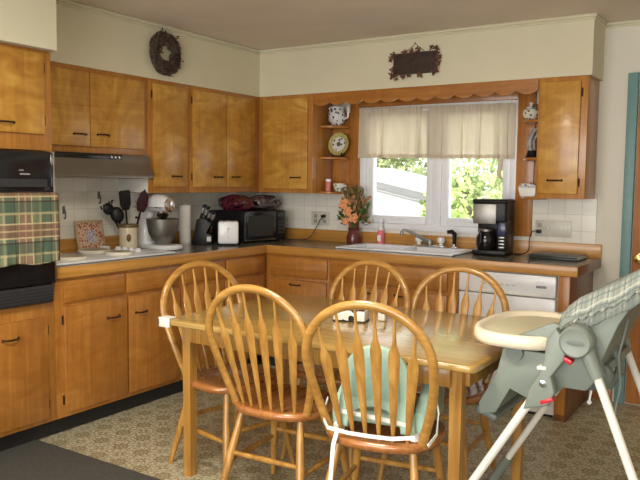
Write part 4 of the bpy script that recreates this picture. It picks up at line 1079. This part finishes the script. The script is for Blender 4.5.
rows = [padrow(x, z+.012, j) for j, (x, z) in enumerate(fine)]
V = [[mb.bm.verts.new(p) for p in r] for r in rows]
for a in range(len(V)-1):
    for i in range(nw): mb.bm.faces.new((V[a][i], V[a][i+1], V[a+1][i+1], V[a+1][i]))
pad = mb.build('seat_pad', pad_m, t, 3)
sm = pad.modifiers.new('thick', 'SOLIDIFY'); sm.thickness = .022; sm.offset = -1
for sgn in (-1, 1):
    mb = MB(); R1, R2 = [], []
    for j, (x, z) in enumerate(fine):
        k = 2 if j % 1 == 0 else 1
        for q in (0, 1):
            jj = j*2+q; xx = x+(.0 if q == 0 else .006)
            y = -2.11+sgn*(.262); zz = z-.038+.03
            R1.append(Vector((xx, y, zz))); R2.append(Vector((xx-.012, y+sgn*(.010+.006*math.sin(jj*1.3)), zz-.022+.006*math.cos(jj*1.3))))
    V1 = [mb.bm.verts.new(p) for p in R1]; V2 = [mb.bm.verts.new(p) for p in R2]
    for j in range(len(V1)-1): mb.bm.faces.new((V1[j], V1[j+1], V2[j+1], V2[j]))
    rf = mb.build('ruffle', pad_m, pad, 3); s2 = rf.modifiers.new('thick', 'SOLIDIFY'); s2.thickness = .004

# ------------------------------------------------------------------ outdoors
lawn = struct('ground_outside', MB().box(-30, 30, .2, 40, -1.2, -1.0), flat('snow_pale_ground', (.70, .70, .68), .9, var=.1, scale=1))
t = thing('neighbouring_roof', 'pale sloping roof of a low building outside the left window pane', 'building', (-3.5, 8, -1))
MB().prism([(-7.4, -1), (-7.4, 1.1), (-4.4, 1.70), (-.6, .91), (-.6, -1)], 'y', 8.0, 11).build('walls', flat('pale_siding', (.42, .42, .42), .8), t)
MB().prism([(-7.6, 1.08), (-4.4, 1.745), (-.4, .917), (-.4, .87), (-4.4, 1.70), (-7.6, 1.03)], 'y', 7.8, 11.2).build('roof', flat('pale_roof', (.50, .50, .50), .7, var=.03), t)
MB().prism([(-4.4, 1.52), (-.62, .73), (-.62, .718), (-4.4, 1.508)], 'y', 7.95, 7.999).build('fascia', flat('grey_fascia', (.30, .30, .30), .7), t)
def tree(lab, x, y, h, r, seed, n, weep=False, zb=-1.0, col=(.22, .33, .08), lo=.2):
    rr = random.Random(seed); t = thing('garden_tree', lab, 'tree', (x, y, zb), 'trees outside the window')
    MB().tube([(x, y, zb), (x+.1, y, zb+h*.45), (x-.05, y, zb+h*.9)], [.16, .11, .04], 8).build('trunk', flat('bark', (.12, .09, .06), .9), t)
    mb = MB()
    cl = [(rr.uniform(-1, 1), rr.uniform(-1, 1), rr.uniform(lo, 1.0)) for _ in range(34)]
    for k in range(n):
        c_ = cl[k % len(cl)]; s_ = .30*r
        px = x+c_[0]*r*(1.05-.5*abs(c_[2]-.45))+rr.gauss(0, s_*.5); py = y+c_[1]*r*.7+rr.gauss(0, s_*.5); pz = zb+h*c_[2]+rr.gauss(0, s_*.5)
        d = (rr.uniform(-.4, .4), rr.uniform(-.4, .4), -1) if weep else (rr.uniform(-1, 1), rr.uniform(-1, 1), rr.uniform(-1, .5))
        L = .30 if weep else .16
        mb.leaf((px, py, pz), d, (rr.uniform(-1, 1), -1, rr.uniform(-1, 1)), L*rr.uniform(.6, 1.2), .09 if not weep else .05)
    mb.build('foliage', flat('leaf_%d' % seed, col, .7, var=.5, scale=3), t, 3)
tree('weeping green tree outside the right window pane', -1.15, 9.5, 6.5, 1.5, 1, 5200, True, col=(.34, .46, .17))
tree('bushy green tree low outside the right window pane', -.55, 6.4, 2.5, 1.0, 2, 2600, col=(.38, .50, .18), lo=.1)
tree('leafy tree behind the pale roof outside the left window pane', -6.2, 14, 4.6, 1.7, 3, 8000, col=(.42, .50, .24), lo=.15)
tree('tall tree standing farther back behind the right window pane', -2.4, 19, 8.5, 3.0, 4, 5200, col=(.40, .50, .22), lo=.1)

# ------------------------------------------------------------------ light
w = bpy.data.worlds.new('sky'); bpy.context.scene.world = w; w.use_nodes = True
bg = w.node_tree.nodes['Background']; bg.inputs[0].default_value = (.93, .96, 1, 1); bg.inputs[1].default_value = 1.9
def area(name, loc, rot, sx, sy, e, col):
    l = bpy.data.lights.new(name, 'AREA'); l.shape = 'RECTANGLE'; l.size = sx; l.size_y = sy; l.energy = e; l.color = col
    o = bpy.data.objects.new(name, l); C.objects.link(o); o.location = loc; o.rotation_euler = rot; return o
sun = bpy.data.lights.new('sun', 'SUN'); sun.energy = 6.5; sun.angle = .02; sun.color = (1, .93, .8)
so = bpy.data.objects.new('sun', sun); C.objects.link(so); so.rotation_euler = (math.radians(48), 0, math.radians(-25))
# daylight from the kitchen window (just inside the glass, behind the valance line)
p = area('window_daylight', ((WX0+WX1)/2, .14, 1.5), (math.radians(-90), 0, 0), 1.15, .85, 40, (.92, .96, 1)); p.data.cycles.is_portal = True
# unseen fill light added behind the photographer to brighten the room
area('rear_fill', (2.9, YR+.05, 1.15), (math.radians(90), 0, 0), 3.3, 2.0, 105, (1, .96, .90))
# unseen fill light added under the ceiling to brighten the kitchen
area('ceiling_fill', (2.3, -3.5, CEIL-.06), (0, 0, 0), .5, .5, 40, (1, .93, .80))

# the photographer's small flash
l = bpy.data.lights.new('camera_flash', 'AREA'); l.shape = 'RECTANGLE'; l.size = .07; l.size_y = .05; l.energy = 10; l.color = (1, .96, .88)
fo = bpy.data.objects.new('camera_flash', l); C.objects.link(fo)
# ------------------------------------------------------------------ camera
cam = bpy.data.cameras.new('cam'); co = bpy.data.objects.new('cam', cam); C.objects.link(co)
cx_, cy_, cz_, yaw, pit, rol, F = CAMP = (3.798, -4.8228, 1.3743, .5731, -.0796, .0122, 719.5)
fw = Vector((-math.sin(yaw)*math.cos(pit), math.cos(yaw)*math.cos(pit), math.sin(pit)))
r0 = Vector((math.cos(yaw), math.sin(yaw), 0)); u0 = r0.cross(fw)
r = r0*math.cos(rol)+u0*math.sin(rol); u = -r0*math.sin(rol)+u0*math.cos(rol)
Mx = Matrix((r, u, -fw)).transposed().to_4x4(); Mx.translation = (cx_, cy_, cz_); co.matrix_world = Mx
fo.matrix_world = Mx @ Matrix.Translation((-.04, .06, 0))
cam.sensor_fit = 'HORIZONTAL'; cam.sensor_width = 36; cam.lens = F*36/640; cam.clip_start = .05
bpy.context.scene.camera = co
vs = bpy.context.scene.view_settings
vs.view_transform = 'Standard'; vs.look = 'None'; vs.gamma = 1; vs.use_curve_mapping = False; vs.exposure = 0.3
